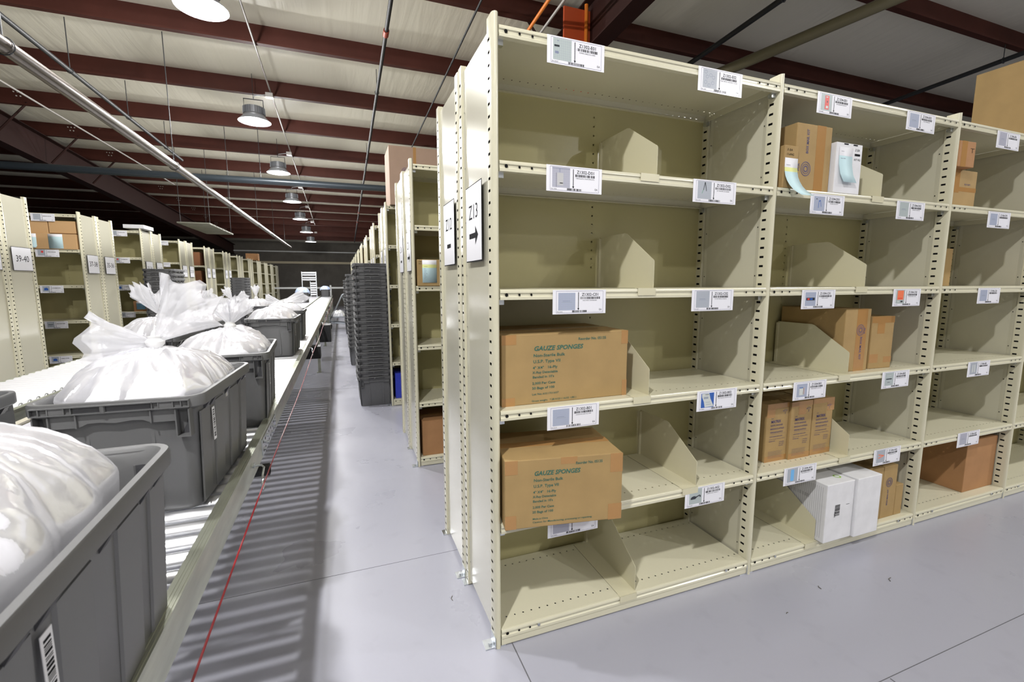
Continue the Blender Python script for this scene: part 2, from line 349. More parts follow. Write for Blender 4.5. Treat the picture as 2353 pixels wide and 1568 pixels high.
# ------------------------------------------------------------------ high bay lamps
def make_lamp():
    t = thing('high_bay_lamp', '', 'ceiling lamp')
    al = nm('lamp_housing_grey', (.33, .34, .36), .4, .6)
    m = M().lathe([(0, .21), (.05, .21), (.055, .20), (.125, .19), (.13, .09), (.15, .07), (.15, .05), (0, .05)], n=28)
    for i in range(28):
        a = 2*math.pi*i/28; c, s = math.cos(a), math.sin(a)
        m.add([(c*.12, s*.12, .09), (c*.155, s*.155, .09), (c*.15, s*.15, .185), (c*.12, s*.12, .185)], [(0, 1, 2, 3)])
    m.build('housing', al, t, smooth=True)
    m = M().lathe([(.150, .055), (.175, .03), (.215, -.012), (.222, -.014), (.222, -.02), (.205, -.018), (.16, .035), (.150, .052)], n=40)
    m.build('reflector', nm('lamp_reflector_white', (.42, .44, .48), .3, .3), t, smooth=True)
    fin = M()
    for i in range(44):
        a = 2*math.pi*i/44; c, s = math.cos(a), math.sin(a)
        fin.add([(c*.163, s*.163, .026), (c*.207, s*.207, -.012), (c*.207, s*.207, -.016), (c*.16, s*.16, .018)], [(0, 1, 2, 3)])
    fin.build('louvre', nm('lamp_louvre_grey', (.25, .26, .3), .4), t)
    M().lathe([(0, .004), (.08, .006), (.125, .020), (.125, .03)], n=32).build('lens', nm('lamp_lens_glow', (1, 1, 1), .3, emit=((.95, .97, 1), 16.0)), t, smooth=True)
    m = M()
    m.tube([(-.13, 0, .10), (-.13, 0, .30), (.13, 0, .30), (.13, 0, .10)], .008, 6); m.build('yoke', pipe_d(), t)
    M().tube([(0, 0, .30), (0, 0, .665)], .004, 6).build('chain', pipe_d(), t)
    M().tube([(0, 0, .30), (.02, 0, .36), (.20, .02, .40)], .008, 6).build('cord', nm('grey_cord', (.3, .3, .32), .5), t)
    M().box(.17, .27, -.03, .07, .36, .42).build('junction_box', nm('grey_conduit'), t)
    return t
lamp0 = make_lamp()
note_kids(lamp0)
lys = [-4.75, -1.9, 1.0, 3.88, 6.70, 9.55, 12.42, 15.1, 17.9, 20.7]
def light_at(x, y, z, w=LAMP_W):
    ld = bpy.data.lights.new('lamp_light', 'AREA'); ld.shape = 'DISK'; ld.size = .13; ld.energy = w; ld.color = LAMP_COL; ld.spread = math.radians(172)
    o = bpy.data.objects.new('lamp_light', ld); COL.objects.link(o); o.location = (x, y, z-.03)
    pd = bpy.data.lights.new('lamp_glow', 'POINT'); pd.shadow_soft_size = .06; pd.energy = LAMP_UP*(.5 if y < -3 else 1.35 if y < 0 and x < 0 else .5 if y < 2 else 1 if y < 12 else .5); pd.color = LAMP_COL
    p = bpy.data.objects.new('lamp_glow', pd); COL.objects.link(p); p.location = (x, y, z-.10)
    return o
for i, y in enumerate(lys):
    z = zr(y, 2.80)
    loc = (-1.57, y, z)
    lab = ('round white high bay lamp behind the camera' if i < 2 else 'round white high bay lamp straight overhead above the picture' if i == 2 else
           f'glowing round high bay lamp over the conveyors, {ORD[i-3]} of the row from the camera')
    if i == 0: lamp0.location = loc; tag(lamp0, lab, group='high bay lamps over the conveyors'); 
    else: clone(lamp0, lab, loc, group='high bay lamps over the conveyors')
    light_at(*loc, w=LAMP_W*(1.0 if y < -3 else 1.7 if y < 0 else .7))
for j, (x, y) in enumerate([(5.6, -7.6), (5.6, -4.75), (5.6, -1.9)]):
    z = zr(y, 2.9); clone(lamp0, 'round high bay lamp of the right hand row, out of the picture', (x, y, z), group='high bay lamps of the right hand row'); light_at(x, y, z, LAMP_W*(2.2, 3.0, 1.4)[j])

# ------------------------------------------------------------------ shelving
DEP = .42; HT = 2.166
ZS = [2.133, 1.729, 1.314, .896, .480, .069]
LET = ['top', 'second', 'third', 'fourth', 'fifth', 'bottom']
_ME = {}
def cached(key, f):
    if key not in _ME: _ME[key] = f()
    return _ME[key]
def mesh_of(m, name, mats, smooth=False):
    o = m.build(name, mats, smooth=smooth); me = o.data; bpy.data.objects.remove(o); return me
def post_me():
    m = M(); p = [(-.0115, .045), (-.0115, .002), (-.009, -.006), (-.0045, -.0105), (0, -.012), (.0045, -.0105), (.009, -.006), (.0115, .002), (.0115, .045)]
    m.prism(p, 'z', 0, HT, 0)
    m.box(-.0075, .0075, .012, .042, 0, HT-.02, 1)
    return mesh_of(m, 'post', [paint_slot(), dark()], True)
def panel_me():
    m = M(); m.prism([(-.0015, .04), (-.004, .055), (-.0015, .07), (-.0015, .35), (-.004, .365), (-.0015, .38), (.0015, .38), (.0015, .04)], 'z', .03, HT-.025)
    for z in [.12+.2075*i for i in range(10)]:
        for y in (.062, .358): m.lathe([(0, -.0046), (.003, -.0046)], (0, y, z), 6, 1, 'x')
    return mesh_of(m, 'side_panel', [paint_panel(), dark()])
def shelf_me(W):
    m = M(); a, b = .0125, W-.0125
    m.box(a, b, -.002, DEP-.022, -.0004, 0, 1)
    lip = [(0, 0), (-.006, -.001), (-.0085, -.005), (-.0085, -.012), (-.005, -.015), (-.005, -.022), (-.0085, -.026), (-.0085, -.035), (.012, -.035), (.012, -.032), (-.004, -.032), (-.002, -.022), (-.002, -.012), (0, -.0015)]
    m.prism(lip, 'x', a, b)
    D = DEP-.022
    m.prism([(D, 0), (D, -.032), (D-.015, -.032), (D-.015, -.030), (D-.002, -.030), (D-.002, 0)], 'x', a, b)
    for x in (a+.022, a+.068, a+.112, b-.112, b-.068, b-.022):
        m.lathe([(0, -.0088), (.0042 if abs(x-a-.022) > .001 else .006, -.0088)], (x, 0, -.0185 if True else 0), 10, 2, 'y')
    for x0, x1 in ((a, a+.004), (b-.004, b)): m.box(x0, x1, .005, D, -.030, -.002)
    for x0, x1 in ((a, a+.02), (b-.02, b)): m.box(x0, x1, .012, .03, -.052, -.035, 3); m.box(x0, x1, D-.03, D-.012, -.052, -.035, 3)
    return mesh_of(m, 'shelf', [paint(), paint_deck(), dark(), zinc()], True)
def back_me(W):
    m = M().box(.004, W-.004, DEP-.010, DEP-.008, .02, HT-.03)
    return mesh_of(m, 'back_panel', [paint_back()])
def kick_me(W):
    m = M().prism([(-.004, .004), (-.006, .008), (-.006, .030), (-.004, .034), (.0, .034), (.0, .004)], 'x', .0125, W-.0125)
    m.box(.0125, W-.0125, .2, .21, .0, .04)
    for x in (.16, W-.14): m.lathe([(0, -.0115), (.006, -.0115), (.006, -.0085)], (x, 0, .052), 8, 1, 'y')
    return mesh_of(m, 'kick_plate', [paint(), zinc()])
def foot_me():
    m = M().box(-.048, .03, -.003, .045, 0, .004); m.box(-.014, -.011, -.01, .04, .004, .045)
    m.lathe([(.008, .004), (.008, .011), (0, .011)], (-.024, .018, 0), 6)
    return mesh_of(m, 'foot_plate', [zinc()])
def bay(x, y, W, facing, label, group, last=False, zs=ZS, feet=True):
    t = thing('shelving_bay', label, 'shelf unit', (x, y, 0), math.pi if facing > 0 else 0, group)
    for px in ((0, W) if last else (0,)):
        p0 = link('post', cached('post', post_me), t, (px, 0, 0)); p1 = link('post', cached('post', post_me), t, (px, DEP, 0), math.pi)
        link('side_panel', cached('panel', panel_me), t, (px, 0, 0))
        if feet: link('foot_plate', cached('foot', foot_me), p0); link('foot_plate', cached('foot', foot_me), p1)
    for z in zs: link('shelf', cached(('shelf', W), lambda: shelf_me(W)), t, (0, 0, z))
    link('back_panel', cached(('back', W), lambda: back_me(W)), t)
    link('kick_plate', cached(('kick', W), lambda: kick_me(W)), t)
    return t
NEARW = [1.219, 1.209, .892, 1.21]
NEARX = [0, 1.219, 2.428, 3.32]
nl = ['beige steel shelving bay nearest the camera, with two printed gauze cartons', 'beige shelving bay second from the near end, with white cartons on its floor shelf',
      'narrower beige shelving bay third from the near end, with one deep brown carton low down', 'beige shelving bay cut off by the right edge of the photo']
for i in range(4): bay(NEARX[i], 0, NEARW[i], -1, nl[i], 'bays of the near rack', last=(i == 3))
tot = sum(NEARW[:3]); xx = tot
for i, W in enumerate(NEARW[:3][::-1]):
    bay(xx, .855, W, 1, ['beige shelving bay backing onto the narrow near bay', 'beige shelving bay backing onto the second near bay', 'beige end bay with the Z12 sign, back to back with the nearest bay'][i], 'bays behind the near rack', last=(i == 2)); xx -= W
for k in range(1, 11):
    y = 1.78*k; n = 2 if k < 3 else 1
    w = 1.219
    for i in range(n):
        bay(w*i, y, w, -1, f'beige bay facing the camera, {ORD[k-1]} right hand rack beyond the near one' + ('' if i == 0 else ', off the aisle'), 'right hand racks down the aisle', last=(i == n-1), feet=k < 3)
        bay(w*(n-i), y+.855, w, 1, f'beige bay facing away, {ORD[k-1]} right hand rack beyond the near one' + ('' if i == n-1 else ', off the aisle'), 'right hand racks down the aisle', last=(i == n-1), feet=False)
LX = -3.32
for k in range(0, 12):
    y = 3.66+1.80*k if k < 4 else 3.70+1.78*k
    n = 2 if 0 < k < 4 else 1
    for i in range(n):
        w = .92
        bay(LX-w*(n-i), y, w, -1, f'beige shelving bay facing the camera, {ORD[k]} rack from the left edge' + ('' if i == n-1 else ', farther from the conveyor'), 'left hand racks beyond the conveyor', last=(i == n-1), feet=False)
    bay(LX, y+.855, .92, 1, f'beige shelving bay facing away, {ORD[k]} rack from the left edge', 'left hand racks beyond the conveyor', last=True, feet=False)

# shelf dividers: a plate with a foot flange whose tab wraps over the shelf lip
def div_me(h=.0):
    m = M(); t = .0012
    m.prism([(.002, 0), (.002, .102), (.006, .108), (.185, .222), (.20, .226), (.392, .226), (.396, .222), (.396, 0)], 'x', -t, 0)
    m.box(-.080, 0, -.0105, .385, .0003, .0012)
    m.box(-.080, 0, -.0115, -.0098, -.026, .0012)
    m.box(-.012, 0, .384, .3955, 0, .22)
    m.box(-.080, -.0795, .01, .385, .0012, .0018, 1)
    return mesh_of(m, 'divider', [paint_div(), dark()])
def divider(x, lvl, lab, y=0, tilt=0):
    o = link('shelf_divider', cached('div', div_me), None, (x, y, ZS[lvl])); o.rotation_euler[2] = tilt
    return tag(o, lab, 'shelf divider', 'sloped dividers on the near rack')
DV = [(.632, 1, 'nearest bay, second shelf from the top'), (.636, 2, 'nearest bay, third shelf from the top'), (.632, 3, 'nearest bay, right of the upper gauze carton'), (.892, 4, 'nearest bay, right of the lower gauze carton'), (.60, 5, 'floor shelf of the nearest bay'),
      (1.902, 1, 'second bay, right of the white tag box'), (1.849, 2, 'second bay, on its empty third shelf'), (1.787, 3, 'second bay, left of the mail kit carton'), (1.843, 4, 'second bay, right of the three slim cartons'), (1.655, 5, 'second bay floor shelf, left of the white cartons')]
for x, l, s in DV: divider(x, l, 'beige sheet metal divider with sloped front, '+s)
for x, l, s in [(.5, 3, 'on the fourth shelf'), (.5, 4, 'on the fifth shelf')]:
    o = divider(x, l, 'beige sheet metal divider '+s+' of the first rack beyond the near one', y=1.78); o['group'] = 'dividers in the farther racks'

# ------------------------------------------------------------------ bin cards
CW, CH = .213, .085
pcol = {'grey': (.42, .45, .50), 'sage': (.45, .51, .50), 'blue': (.40, .44, .56), 'lilac': (.44, .44, .52)}
def picture(m, kind, x0, x1, z0, z1, y):
    w, h = x1-x0, z1-z0
    def q(a, b, c, d, k, dy=.0002): m.quad((x0+a*w, y-dy, z0+c*h), (x0+b*w, y-dy, z0+c*h), (x0+b*w, y-dy, z0+d*h), (x0+a*w, y-dy, z0+d*h), k)
    def poly(ps, k, dy=.0002): m.add([(x0+a*w, y-dy, z0+b*h) for a, b in ps], [tuple(range(len(ps)))], k)
    q(0, 1, 0, 1, 0, 0)
    for i in range(1, 9):
        q(i/9-.004, i/9+.004, 0, 1, 1, .0001); q(0, 1, i/9-.003, i/9+.003, 1, .0001)
    if kind == 'clamp': q(.06, .34, .60, .69, 2); q(.1, .3, .28, .4, 3); q(.22, .3, .86, .9, 3)
    elif kind == 'tape': q(.22, .235, 0, .72, 2); q(.0, 1, .93, .95, 3); q(.4, .43, .75, .95, 3); q(.28, .62, .1, .72, 4); q(.42, .6, .2, .24, 3)
    elif kind == 'rings':
        for a, b in ((.2, .3), (.45, .15), (.7, .3), (.3, .6), (.55, .7), (.2, .85), (.75, .6)):
            for j in range(10):
                t0, t1 = 2*math.pi*j/10, 2*math.pi*(j+1)/10
                poly([(a+.10*math.cos(t0), b+.10*math.sin(t0)), (a+.10*math.cos(t1), b+.10*math.sin(t1)), (a+.085*math.cos(t1), b+.085*math.sin(t1)), (a+.085*math.cos(t0), b+.085*math.sin(t0))], 3)
    elif kind == 'scissors': poly([(.5, .95), (.62, .45), (.66, .45), (.56, .95)], 2); poly([(.5, .95), (.40, .5), (.44, .5), (.55, .95)], 2); poly([(.3, .3), (.44, .6), (.46, .6), (.33, .3)], 5)
    elif kind == 'sheet': q(0, 1, 0, 1, 6, .00015); poly([(.05, .98), (.62, .98), (.72, .6), (1, .05), (.3, .02), (.22, .4), (.06, .75)], 7); q(.3, .6, .88, .91, 2, .0004); q(.2, .55, .6, .75, 1, .0004); q(.35, .7, .35, .38, 1, .0004); q(.4, .8, .2, .23, 1, .0004)
    elif kind == 'comb':
        poly([(.13, .32), (.12, .42), (.2, .5), (.38, .54), (.5, .50), (.62, .50), (.74, .56), (.86, .56), (.92, .48), (.9, .40), (.8, .42), (.84, .47), (.80, .50), (.7, .46), (.6, .42), (.48, .32)], 2)
    elif kind == 'redbox': q(.35, .72, .08, .92, 8); q(.42, .6, .8, .86, 7, .0004); q(.45, .65, .15, .3, 7, .0004); q(.52, .6, .5, .6, 2, .0004)
    elif kind == 'orange': q(.15, .85, .28, .97, 9); q(.25, .75, .36, .42, 8, .0004); q(.2, .4, .1, .2, 7); q(.55, .8, .1, .2, 2)
    elif kind == 'strip': poly([(.32, .12), (.38, .08), (.58, .08), (.64, .12), (.64, .88), (.58, .92), (.38, .92), (.32, .88)], 10)
    elif kind == 'vee': poly([(.22, .70), (.88, .56), (.88, .50), (.22, .34), (.22, .42), (.66, .53), (.22, .62)], 9)
    elif kind == 'band': q(.1, .9, .40, .60, 2); q(.2, .4, .44, .56, 8, .0004); q(.45, .7, .44, .56, 6, .0004)
    elif kind == 'bottle': q(.25, .65, .15, .75, 7); q(.25, .6, .68, .74, 6, .0004); q(.62, .75, .2, .7, 11)
    elif kind == 'strap': q(.15, .8, .48, .56, 2); q(.2, .7, .75, .78, 7); q(.3, .6, .25, .28, 2)
    elif kind == 'tweezer': poly([(.4, .2), (.45, .7), (.6, .75), (.7, .3), (.66, .3), (.58, .68), (.48, .64), (.44, .2)], 6); q(.2, .3, .78, .84, 2)
    elif kind == 'feet': poly([(.3, .15), (.3, .8), (.42, .85), (.45, .2)], 7); poly([(.6, .15), (.55, .8), (.68, .85), (.75, .2)], 7)
    elif kind == 'bluecap': poly([(.2, .25), (.25, .65), (.6, .72), (.8, .5), (.75, .25)], 6)
    elif kind == 'reddot': q(.45, .75, .5, .85, 8)
    else: q(.2, .8, .44, .47, 1); q(.25, .7, .52, .54, 3)
def bin_card(x, ztop, y, code, desc, pn, pic, bg, lab, seed, group, simple=False, face=-1, tilt=0):
    t = thing('bin_card', lab, 'shelf label', (x, y, ztop-CH), 0, group)
    if tilt: t.rotation_euler[0] = tilt
    u, v = CW, CH
    m = M().box(0, CW, 0, .0009, 0, CH)
    m.build('card', [white_m()], t)
    y0 = -.0003
    m = M()
    lw = .0005
    for a, b, c, d in ((.065, .945, .05, .05), (.065, .945, .95, .95)): m.quad((a*u, y0, c*v-lw), (b*u, y0, c*v-lw), (b*u, y0, d*v+lw), (a*u, y0, d*v+lw), 1)
    for a in (.065, .945): m.quad((a*u-lw, y0, .05*v), (a*u+lw, y0, .05*v), (a*u+lw, y0, .95*v), (a*u-lw, y0, .95*v), 1)
    m.quad((.468*u, y0, .22*v), (.480*u, y0, .22*v), (.480*u, y0, .90*v), (.468*u, y0, .90*v))
    m.add([(.455*u, y0, .235*v), (.474*u, y0, .15*v), (.493*u, y0, .235*v)], [(0, 1, 2)])
    m.text(code, .0148, (.70*u, y0, .745*v), align='CENTER', bold=.012)
    m.bars((.51*u, y0, .61*v), (1, 0, 0), (0, 0, 1), .375*u, .10*v, seed)
    m.bars((.36*u, y0, .065*v), (1, 0, 0), (0, 0, 1), .29*u, .085*v, seed+50, n=26)
    if desc: m.text(desc, .0052, (.69*u, y0, .535*v), align='CENTER')
    m.text('EA', .0095, (.87*u, y0, .13*v))
    if pn: m.text('P/N: '+pn, .0048, (.078*u, y0, .075*v))
    m.build('print', [ink(), nm('violet_grey_ink', (.22, .21, .30), .5)], t)
    m = M(); picture(m, pic, .10*u, .415*u, .16*v, (.93 if bg != 'blue' else .88)*v, y0)
    k = {'grey': 'grey', 'sage': 'sage', 'blue': 'blue', 'lilac': 'lilac'}[bg]
    m.build('picture', [nm('photo_ground_'+k, pcol[k], .35), nm('photo_grid', (.33, .37, .44), .4), nm('photo_black', (.02, .025, .035), .4), nm('photo_slate', (.22, .25, .36), .4), nm('photo_pale', (.52, .52, .52), .4),
        nm('photo_green', (.08, .35, .16), .4), nm('photo_blue', (.03, .11, .42), .4), nm('photo_white', (.62, .65, .62), .4), nm('photo_red', (.72, .06, .05), .4), nm('photo_orange', (.85, .20, .09), .4), nm('photo_sky', (.16, .45, .80), .4), nm('photo_pink', (.55, .42, .42), .4)], t)
    return t
CARDS = [
 (.175, 2.130, 'Z1302-E01', 'CLIPPER UMBILICAL CORD', '505637', 'clamp', 'sage'), (.790, 2.130, 'Z1302-E02', 'MASK AIRWAY ASSORTED COLORS', '12692', 'rings', 'grey'),
 (.176, 1.728, 'Z1302-D01', 'TAPE ELASTIC FOAM 3MX4.5YD', '36346', 'tape', 'lilac'), (.791, 1.728, 'Z1302-D02', 'KIT TRAUMA 4.25 SCISSOR', '32791', 'scissors', 'grey'),
 (.204, 1.311, 'Z1302-C01', 'BAG VINYL CSM BAXLER', '57675', 'bottle0', 'blue'), (.810, 1.308, 'Z1302-C02', 'KIT SET 300 ML 2.3 DBL ML', '88771', 'wire', 'grey'),
 (.187, .893, 'Z1302-B01', 'GAUZE 4X4 16PLY NS 10/PK', '05135', 'gauze', 'blue'), (.862, .893, 'Z1302-B02', 'TAG TRIAGE & DISASTER CARD', '60209', 'sheet', 'blue'),
 (.193, .477, 'Z1302-A01', 'COMB PLASTIC BLACK', '84352', 'wire', 'lilac'), (.826, .477, 'Z1302-A02', 'COMB 8.5 INCH HANDLE LF', '329837', 'comb', 'sage'),
 (1.418, 2.128, 'Z1304-E01', 'BOX SPECIMEN MAILER KIT', '48648', 'redbox', 'sage'), (2.009, 2.127, 'Z1304-E02', 'POUCH STERILE SEAL', '11658', 'wire', 'blue'),
 (1.424, 1.716, 'Z1304-D01', 'TIE MASK CHILD SOFT', '9121', 'tweezer', 'blue'), (2.002, 1.720, 'Z1304-D02', 'DRESSING WOUND 4X4', '15897', 'wire', 'sage'),
 (1.418, 1.303, 'Z1304-C01', 'SPLINT LG SAFETY', '5390', 'band', 'blue'), (2.045, 1.303, 'Z1304-C02', 'TAG RED PRIORITY LARGE', '54775', 'orange', 'sage'),
 (1.411, .887, 'Z1304-B01', 'WIPE ANTISEPTIC ALCOHOL', '5506', 'bottle', 'blue'), (2.026, .890, 'Z1304-B02', 'STRAP HOLDER AIRWAY LARGE', '4881', 'strap', 'sage'),
 (1.394, .482, 'Z1304-A01', 'STRIP ADHESIVE PLASTIC 1X3', '480170', 'strip', 'grey'), (2.024, .485, 'Z1304-A02', 'BANDAGE WRAP TAPE', '52850', 'vee', 'grey'),
 (2.752, 2.119, 'Z1306-E01', '', '', 'wire', 'lilac'), (2.762, 1.711, 'Z1306-D01', '', '', 'wire', 'blue'), (2.760, 1.304, 'Z1306-C01', '', '', 'wire', 'blue'), (2.755, .895, 'Z1306-B01', '', '', 'feet', 'grey'), (2.744, .487, 'Z1306-A01', '', '', 'gauze', 'lilac')]
for i, (x, z, code, desc, pn, pic, bg) in enumerate(CARDS):
    bin_card(x, z, -.0110, code, desc, pn, pic, bg, f'white bin card printed {code}, hanging on the near rack', i*7+3, 'bin cards on the near rack')
q = 0
for k, y, w in ((1, 5.46, .92), (2, 7.26, .92), (3, 9.06, .92)):
    for l in range(6 if k == 1 else 5):
        q += 1
        lev = LET[l] if l < 5 else 'bottom'
        bin_card((-3.735 if k == 1 else LX-.37), ZS[l]-.005, y-.0115, '', '', '', ['wire', 'reddot', 'bluecap', 'strap', 'bluecap', 'wire'][l], 'grey',
                 f'small white bin card on the {lev} shelf of the {ORD[k]} left hand rack', q*11, 'bin cards on the left hand racks')

# ------------------------------------------------------------------ aisle signs in sleeves on the end panels
def sign(x, y, z, txt, arrow, lab, face, w=.20, h=.272, group=None, ts=.075):
    # face -1: seen from -x (reads towards -y); +1: seen from +x (reads towards +y)
    t = thing('aisle_sign', lab, 'sign', (x, y, z), 0, group)
    U = Vector((0, 1 if face > 0 else -1, 0)); n = .001*face
    def P(a, b, d=0): return Vector((n*(1+d), 0, 0))+U*(a-w/2)+Vector((0, 0, b))
    m = M(); b = .004
    for (a0, a1, b0, b1, k, d0, d1) in ((-b, w+b, -b, h+b, 1, -.6, .4), (0, w, 0, h, 0, .4, 1.2)):
        ps = [P(a0, b0, d1), P(a1, b0, d1), P(a1, b1, d1), P(a0, b1, d1)]; qs = [P(a0, b0, d0), P(a1, b0, d0), P(a1, b1, d0), P(a0, b1, d0)]
        m.add(ps+qs, [(0, 1, 2, 3), (7, 6, 5, 4), (0, 4, 5, 1), (1, 5, 6, 2), (2, 6, 7, 3), (3, 7, 4, 0)], k)
    m.build('sleeve', [white_m(), ink()], t)
    m = M(); O = P(w/2, h*.56, 1.6) if arrow is not None else P(w/2, h*.38, 1.6)
    m.text(txt, ts, O, U, (0, 0, 1), align='CENTER')
    if arrow == 'arrow':
        pts = [(.22, .30), (.22, .37), (.62, .37), (.62, .46), (.80, .335), (.62, .21), (.62, .30)]
        m.add([P(a*w, c*h, 1.6) for a, c in pts], [tuple(range(7))])
    elif arrow == 'bar': m.add([P(a*w, c*h, 1.6) for a, c in ((.32, .27), (.68, .27), (.68, .335), (.32, .335))], [(0, 1, 2, 3)])
    m.build('print', [ink()], t)
    return t
sign(-.0125, .213, 1.418, 'Z13', 'arrow', 'white aisle sign reading Z13 above a black arrow', -1)
sign(-.0125, .618, 1.418, 'Z12', 'bar', 'white aisle sign reading Z12 above a short black bar', -1)
for k in range(1, 4):
    sign(-.0125, 1.78*k+.10+.02, 1.42, 'Z%d' % (11-2*(k-1)), 'arrow', f'small white aisle sign nearer us on the {ORD[k-1]} rack end beyond the near one', -1)
    sign(-.0125, 1.78*k+.535, 1.42, 'Z%d' % (10-2*(k-1)), 'bar', f'small white aisle sign farther away on the {ORD[k-1]} rack end beyond the near one', -1)
n = 39
for k in range(0, 6):
    y = 3.66+1.80*k if k < 4 else 3.70+1.78*k
    for j, dy in ((0, .215), (1, .66)):
        if k == 0: s = ['41-42', '39-40'][j]
        else: s = '%d-%d' % (41-4*k-2*j, 42-4*k-2*j)
        sign(LX+.0125, y+dy+.005, 1.458, s, None, f'white sign reading {s} on the {ORD[k]} left hand rack end', 1, w=.285 if k < 1 else .26, h=.215, ts=.085, group='number signs on the left hand rack ends')

# ------------------------------------------------------------------ cartons
def tape_quad(m, a, b, c, d, k=0): m.quad(a, b, c, d, k)
def carton(lab, loc, w, d, h, rot=0, mat=None, name='cardboard_carton', cat='box', prints=None, ptape=None, ink_m=None, flapgap=True, group=None, smallt=False, topt=True):
    mat = mat or card_m()
    t = thing(name, lab, cat, loc, rot, group)
    m = M().box(0, w, 0, d, 0, h)
    o = m.build('body', [mat], t); md = o.modifiers.new('b', 'BEVEL'); md.width = min(.003, h*.03); md.segments = 2
    m = M()
    g = .0012
    if d > .03 and flapgap: m.quad((.002, d*.5-g, h+.0002), (w-.002, d*.5-g, h+.0002), (w-.002, d*.5+g, h+.0002), (.002, d*.5+g, h+.0002), 0)
    if len(m.v): m.build('flap_seam', [dark()], t)
    e = .0006
    if topt: M().box(0, w, d*.5-.024, d*.5+.024, h, h+e).build('tape', [tape_m()], t)
    for q, (x0, x1, z0, z1) in enumerate(ptape or []): M().box(x0, x1, -e*(1-.13*q), 0, z0, z1).build('tape', [tape_m()], t)
    if prints:
        m = M()
        for p in prints:
            if p[0] == 'bar': _, x, z, ww, hh = p; m.quad((x, -.0009, z), (x+ww, -.0009, z), (x+ww, -.0009, z+hh), (x, -.0009, z+hh))
            elif p[0] == 'codes': _, x, z, ww, hh, sd, vert = p; (m.bars((x, -.0009, z), (0, 0, 1), (-1, 0, 0), hh, ww, sd) if vert else m.bars((x, -.0009, z), (1, 0, 0), (0, 0, 1), ww, hh, sd))
            elif p[0] == 'ring':
                _, x, z, r0 = p
                for q0 in range(20):
                    a, b = 2*math.pi*q0/20, 2*math.pi*(q0+1)/20
                    for ro, ri in ((r0, r0*.9), (r0*.7, r0*.62), (r0*.45, r0*.3)):
                        m.add([(x+ro*math.cos(a), -.0009, z+ro*math.sin(a)), (x+ro*math.cos(b), -.0009, z+ro*math.sin(b)), (x+ri*math.cos(b), -.0009, z+ri*math.sin(b)), (x+ri*math.cos(a), -.0009, z+ri*math.sin(a))], [(0, 1, 2, 3)])
            elif p[0] == 'poly': m.add([(a, -.0009, b) for a, b in p[1]], [tuple(range(len(p[1])))])
            else:
                s, x, z, size, wd_, vert, sh, bo = (list(p)+[None, 0, 0, .01])[:8] if len(p) == 4 else (list(p)+[0, 0, .01])[:8]
                if vert == 1: m.text(s, size, (x, -.0009, z), (0, 0, 1), (-1, 0, 0), shear=sh or 0, bold=bo, width=wd_)
                elif vert == -1: m.text(s, size, (x, -.0009, z), (0, 0, -1), (1, 0, 0), shear=sh or 0, bold=bo, width=wd_)
                else: m.text(s, size, (x, -.0009, z), shear=sh or 0, bold=bo, width=wd_)
        m.build('print', [ink_m or ink_bl()], t)
    return t
def gauze(second):
    b = [('Reorder No. 05135', .303, .228, .0145, .118, 0, 0, .012), ('GAUZE SPONGES', .122, .197, .023, .200, 0, .22, .022),
         ('Non-Sterile Bulk', .121, .174, .0155, .126, 0, 0, .012), ('U.S.P. Type VII', .120, .152, .0155, .108, 0, 0, .012), ('4" X4"   16-Ply', .119, .130, .0135, .099, 0, 0, .012),
         ('X-Ray Detectable', .118, .113, .0125, .101, 0, 0, .012), ("Banded in 10's", .118, .096, .0125, .085, 0, 0, .012), ('2,000 Per Case', .117, .073, .0125, .092, 0, 0, .012), ('20 Bags of 100', .116, .055, .0125, .090, 0, 0, .012)]
    if not second: b += [('Lot No.', .116, .033, .011, .040, 0, 0, .01), ('6051701607', .158, .033, .0105, .065, 0, .1, .0), ('Gross weight.  7.28 KGS ( 16.02  LBS )', .115, .009, .0095, .182, 0, 0, .004)]
    else: b += [('Made in China', .117, .030, .0095, .066, 0, 0, .01), ('Caution: for Manufacturing, processing or repacking.', .117, .017, .0095, .262, 0, .1, .008)]
    return b
def scl(pr, sx, sz): return [tuple([p[0], p[1]*sx, p[2]*sz, p[3]*sz, p[4]*sx]+list(p[5:])) for p in pr]
carton('brown carton printed GAUZE SPONGES on the fourth shelf of the nearest bay', (.033, .041, ZS[3]), .521, .335, .257, 0, prints=gauze(False), ink_m=ink_gr(), group=None,
       ptape=[(0, .055, .222, .257), (.492, .521, .205, .257), (.50, .521, 0, .062), (0, .05, 0, .03)])
carton('taped brown carton printed GAUZE SPONGES, jutting out from the fifth shelf of the nearest bay', (.0125, -.046, ZS[4]), .432, .30, .250, -.163, prints=scl(gauze(True), .84, .97), ink_m=ink_gr(),
       ptape=[(0, .045, .20, .25), (.385, .432, .18, .25), (.38, .432, 0, .06), (0, .04, 0, .05), (.2, .26, .225, .25)])
